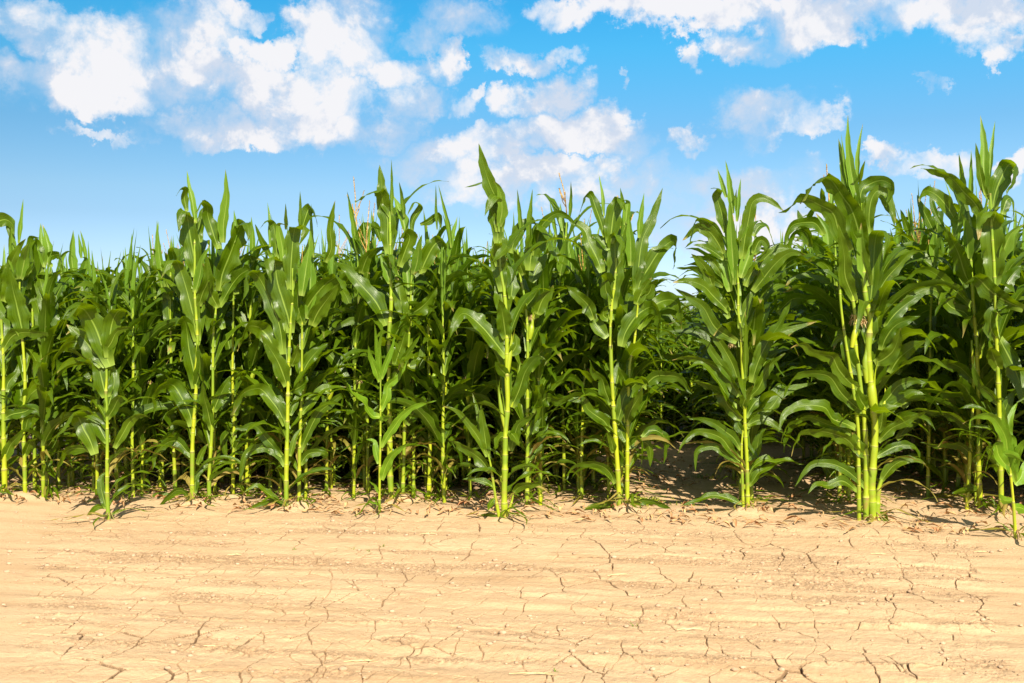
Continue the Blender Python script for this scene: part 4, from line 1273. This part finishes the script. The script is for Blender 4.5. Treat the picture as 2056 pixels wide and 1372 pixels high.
def in_view(x, y): return abs(x) < y*.514+.45
beside = [t for t in spots if not in_view(t[0], t[1]) and abs(t[0]) < t[1]*.514+3.6 and t[2] < 13]
spots = [t for t in spots if in_view(t[0], t[1])]
spots = [t for t in spots if min((t[0]-hx)**2+(t[1]-hy)**2 for hx, hy in hero_spots) > .085**2]
spots.sort(key=lambda t: t[1])
N_IND = 262
def row_height(x, y):
    px = x/y                                     # the crop stands lower to the left
    return np.interp(px, [-.52, -.35, -.1, .12, .24, .5], [.92, .91, .95, .96, 1.03, 1.10])
def place(kind, x, y, rz, sc):
    if roots[kind] is None:
        r = add_plant(protos[kind]); roots[kind] = r
    else:
        r = copy_tree(roots[kind])
    r.location = (x, y, gz(x, y)); r.rotation_euler = (0, 0, rz); r.scale = (sc*rg.uniform(.92, 1.08), sc*rg.uniform(.92, 1.08), sc)
    return r
order = {}
for n, (x, y, q, ri) in enumerate(spots[:N_IND]):
    kind = rg.randrange(16)
    r = place(kind, x, y, rg.uniform(0, 2*pi), float(row_height(x, y))*rg.uniform(.88, 1.07))
    k = order.get(ri, 0); order[ri] = k+1
    if k < 4:
        lab = '%s corn plant in the row %s' % (('nearest', 'second', 'third', 'fourth')[k], ROWS[ri][3])
        tag(r, lab, 'corn plant', 'corn plants in the row '+ROWS[ri][3])
    else:
        tag(r, 'corn plant deep in the row '+ROWS[ri][3], 'corn plant', 'corn plants deep in row '+ROWS[ri][3])

# narrow-leaved plants closing the soil gap far back
gap = []
for k in range(4):
    parts, top = auto_parts(random.Random(300+k), 1.62, 0, .46, nl=28)
    parts['foliage'] = parts['foliage'].mesh('foliage', [M_LEAF, M_SPEAR, M_LEAF_LIME, M_OLD])
    for e in ('ear', 'silk'): parts.pop(e, None)
    gap.append(add_plant(parts))
g_used = 0
for q in (9.7, 10.0, 10.4, 10.8):
    for s in np.arange(-.72, .66, .125):
        x, y = to_xy(s+rg.uniform(-.05, .05), q+rg.uniform(-.12, .12))
        r = gap[g_used] if g_used < 4 else copy_tree(gap[g_used % 4])
        g_used += 1
        if g_used > 0: r.rotation_euler = (0, 0, rg.uniform(0, 6.28))
        r.location = (x, y, gz(x, y)); sc = rg.uniform(.66, .84); r.scale = (sc*1.3, sc*1.3, sc)
        tag(r, 'narrow-leaved low corn plant closing the far end of the soil gap', 'corn plant', 'low plants at the far end of the soil gap')

# ---- the rest of the field: one mass
def build_field():
    kinds = []
    for k in range(5):
        rgk = random.Random(500+k); st = Acc(); fo = Acc()
        p, top = auto_parts(rgk, 1.95, 1)
        kinds.append(p['foliage'])
    acc = Acc()
    rest = spots[N_IND:]
    more = []
    for s in np.arange(-9, 15, .72):
        q = 18.5
        while q < 75:
            x, y = to_xy(s+rg.gauss(0, .04), q)
            if in_view(x, y) and (abs(x/y-.17) < .09 or q < 24) and not (abs(x/y-.17) < .035 and q < 42): more.append((x, y, q, 0))
            q += rg.uniform(.16, .26)*(1 if q < 24 else 2.2)
    stalks = Acc()
    rest = [t for t in rest if not (abs(t[0]/t[1]-.17) < .035 and t[2] > 12.5)]
    for s in (-7.0, -6.3, 5.52, 6.24, 6.96):               # the field goes on to both sides of the picture
        q = 6.0
        while q < 14:
            x, y = to_xy(s+rg.gauss(0, .04), q)
            if not in_view(x, y): more.append((x, y, q, 0))
            q += rg.uniform(.16, .26)
    for (x, y, q, ri) in rest+more+beside:
        K = kinds[rg.randrange(5)]; a = rg.uniform(0, 2*pi); sc = rg.uniform(.9, 1.07)*float(row_height(x, y))
        c, s_ = cos(a)*sc, sin(a)*sc
        z0 = gz(x, y)
        for v, f, uv, mi in zip(K.v, K.f, K.uv, K.mi):
            pass
        V = np.concatenate(K.v); F = np.concatenate(K.f); U = np.concatenate(K.uv); MI = np.concatenate(K.mi)
        W_ = np.stack([x+V[:, 0]*c-V[:, 1]*s_, y+V[:, 0]*s_+V[:, 1]*c, z0+V[:, 2]*sc], 1)
        acc.v.append(W_); acc.f.append(F+acc.n); acc.uv.append(U); acc.mi.append(MI); acc.n += len(W_)
        tube(acc, [(x, y, z0-.03), (x, y, z0+.8), (x+rg.uniform(-.05, .05), y, z0+1.5*sc)], .013, 4, 4, 0, 2, .5)
    me = acc.mesh('corn_field', [M_LEAF_DULL, M_SPEAR, M_STALK])
    return tag(link('corn_field', me), 'mass of green corn filling the field behind the nearer rows', 'corn', None, 'stuff')
build_field()

# ---- small things on the soil
def blade_weed(name, x, y, rad, n, h, label, seed, m=None):
    rgw = random.Random(seed); acc = Acc()
    for k in range(n):
        a = rgw.uniform(0, 2*pi); rr = rad*rgw.random()**.6
        b = np.array([cos(a)*rr, sin(a)*rr*.7, -.005]); d = np.array([cos(a+rgw.uniform(-1, 1)), sin(a+rgw.uniform(-1, 1)), 0])
        L = h*rgw.uniform(.5, 1.2)
        leaf(acc, [b, b+d*L*.3+[0, 0, L*.6], b+d*L*.8+[0, 0, L*rgw.uniform(.2, .8)]], h*.16, np.cross(d, (0, 0, 1)), rgw, 5, 2, .2, .1)
        for q in range(3):                               # little leaflets
            c = b+d*L*rgw.uniform(.2, .7)+[0, 0, L*rgw.uniform(.3, .7)]; e = unit(np.array([rgw.gauss(0, 1), rgw.gauss(0, 1), rgw.uniform(0, .6)]))
            leaf(acc, [c, c+e*h*.12, c+e*h*.26], h*.13, np.cross(e, (0, 0, 1.)), rgw, 3, 2, .1, 0)
    o = link(name, acc.mesh(name, [m or M_WEED])); o.location = (x, y, gz(x, y))
    return tag(o, label, 'weed')
blade_weed('weed', 0.845, 6.427, .11, 70, .07, 'yellowish green tufted weed at the foot of the close pair by the gap', 1)
blade_weed('weed', 1.141, 6.551, .16, 46, .035, 'flat creeping weed on the soil just right of the yellowish tuft', 2)
blade_weed('weed', 1.470, 7.476, .10, 40, .05, 'small leafy weed at the foot of the shaded row right of the gap', 3)
blade_weed('seedling', -1.128, 5.125, .008, 4, .022, 'leftmost of the tiny green seedlings on the bare soil', 20, M_LEAF_LIME)
blade_weed('seedling', -0.825, 5.148, .008, 4, .022, 'tiny seedling below the slender young plant, left of two', 21, M_LEAF_LIME)
blade_weed('seedling', -0.737, 5.092, .008, 4, .022, 'tiny seedling below the slender young plant, between two others', 22, M_LEAF_LIME)
blade_weed('seedling', -0.684, 5.193, .008, 4, .022, 'tiny seedling right of the pair below the slender young plant', 23, M_LEAF_LIME)
blade_weed('seedling', 0.145, 3.340, .008, 4, .022, 'tiny bright green seedling near the bottom edge of the picture', 24, M_LEAF_LIME)
blade_weed('seedling', 0.480, 3.858, .008, 4, .022, 'tiny seedling alone on the bare soil right of centre', 25, M_LEAF_LIME)
STRAWS = [(-0.459, 5.442, 0.09, 0.10, 'pale straw lying below the slender young plant'),
(-1.407, 5.017, 0.07, 0.10, 'short straw left of centre by the wheel line'),
(0.494, 4.635, 0.10, 0.25, 'short slanted straw on the open soil right of centre'),
(0.686, 3.814, 0.10, 0.05, 'thin straw on the open soil right of centre'),
(-1.107, 3.616, 0.10, -0.10, 'straw near the lower left by the rough ridge'),
(-0.529, 3.463, 0.12, 0.00, 'straw near the bottom edge left of centre'),
(0.070, 3.289, 0.16, -0.10, 'longest straw on the bottom edge of the picture'),
(1.862, 5.028, 0.08, -0.20, 'straw below the fat lime-stemmed cluster'),
(2.406, 5.081, 0.07, -0.30, 'pale straw below the small plant at the far right')]

# straw and crumbs strewn over the headland
def straw(x, y, L, a, label, r=.0015):
    acc = Acc(); d = np.array([cos(a), sin(a), 0])*L/2; z = .004
    tube(acc, [-d+[0, 0, z], [0, .004, z+.004], d+[0, 0, z]], r, 6, 5, 0, 0, .7)
    leaf(acc, [-d*.4+[0, 0, z], d*.3+[0, .004, z+.006], d*1.05+[0, .010, z+.002]], r*3, (-sin(a), cos(a), .2), rg, 6, 2, .3, .1)
    o = link('straw', acc.mesh('straw', [M_STRAW])); o.location = (x, y, gz(x, y))
    return tag(o, label, 'straw', 'pieces of straw lying on the bare soil')
for (x, y, L, a, lab) in STRAWS: straw(x, y, L, a, lab)

def scatter(name, label, n, fn, m, seed, cat):
    r2 = random.Random(seed); acc = Acc()
    for k in range(n): fn(acc, r2)
    o = link(name, acc.mesh(name, [m])); return tag(o, label, cat, None, 'stuff')
def headland_pt(r2, q0=3.1, q1=5.7):
    q = r2.uniform(q0, q1); s = r2.uniform(-.62*q-.6, .48*q+.3); x, y = to_xy(s, q); return x, y
def crumb(acc, r2):
    for _ in range(60):
        x, y = headland_pt(r2); s, q = to_sq(x, y)
        if fbm(np.array([s*1.6]), np.array([q*8.5]), 71, 4)[0] > .575+r2.uniform(-.13, .03): break
    rad = .0022+.0100*r2.random()**6
    z = float(ground_h(np.array([x]), np.array([y]))[0])+rad*.35
    th = np.linspace(0, 2*pi, 7); V = []; UV = []
    for i, ph in enumerate(np.linspace(-pi/2, pi/2, 5)):
        for t in th[:-1].tolist()+[0.0]:
            hsh = .72+.45*(((i*7+int(t*3))*2654435761+k_seed[0]) % 97)/97
            V.append((x+rad*hsh*cos(ph)*cos(t)*1.3, y+rad*hsh*cos(ph)*sin(t), z+rad*.75*hsh*sin(ph))); UV.append((t, ph))
    k_seed[0] += 13
    acc.add(np.array(V), grid_faces(4, 6), np.array(UV))
k_seed = [5]
scatter('soil_crumbs', 'small crumbs of broken crust strewn over the bare soil', 2600, crumb, M_CLOD, 3, 'soil crumbs')
def litter(acc, r2):
    q = 5.8+3*r2.random()**1.6; s = r2.uniform(-5, 3); x, y = to_xy(s, q); a = r2.uniform(0, 6.28); L = r2.uniform(.03, .15)
    d = np.array([cos(a), sin(a), 0]); z = gz(x, y)+.008; b = np.array([x, y, z])
    leaf(acc, [b, b+d*L*.5+[0, 0, r2.uniform(.004, .03)], b+d*L], r2.uniform(.006, .024), np.cross(d, (0, 0, 1)), r2, 6, 2, .4, .4)
scatter('dead_leaf_litter', 'dry reddish brown leaf scraps on the soil between the rows', 1300, litter, M_DRY, 4, 'leaf litter')
def chip(acc, r2):
    x, y = headland_pt(r2); a = r2.gauss(0, .7); L = r2.uniform(.008, .05); z = float(ground_h(np.array([x]), np.array([y]))[0])+.003
    d = np.array([cos(a), sin(a), 0]); b = np.array([x, y, z])
    leaf(acc, [b, b+d*L*.5+[0, 0, .002], b+d*L], .0022, np.cross(d, (0, 0, 1)), r2, 3, 2, .3, .1)
scatter('chaff', 'tiny pale straw chaff scattered on the bare soil', 420, chip, M_STRAW, 8, 'chaff')
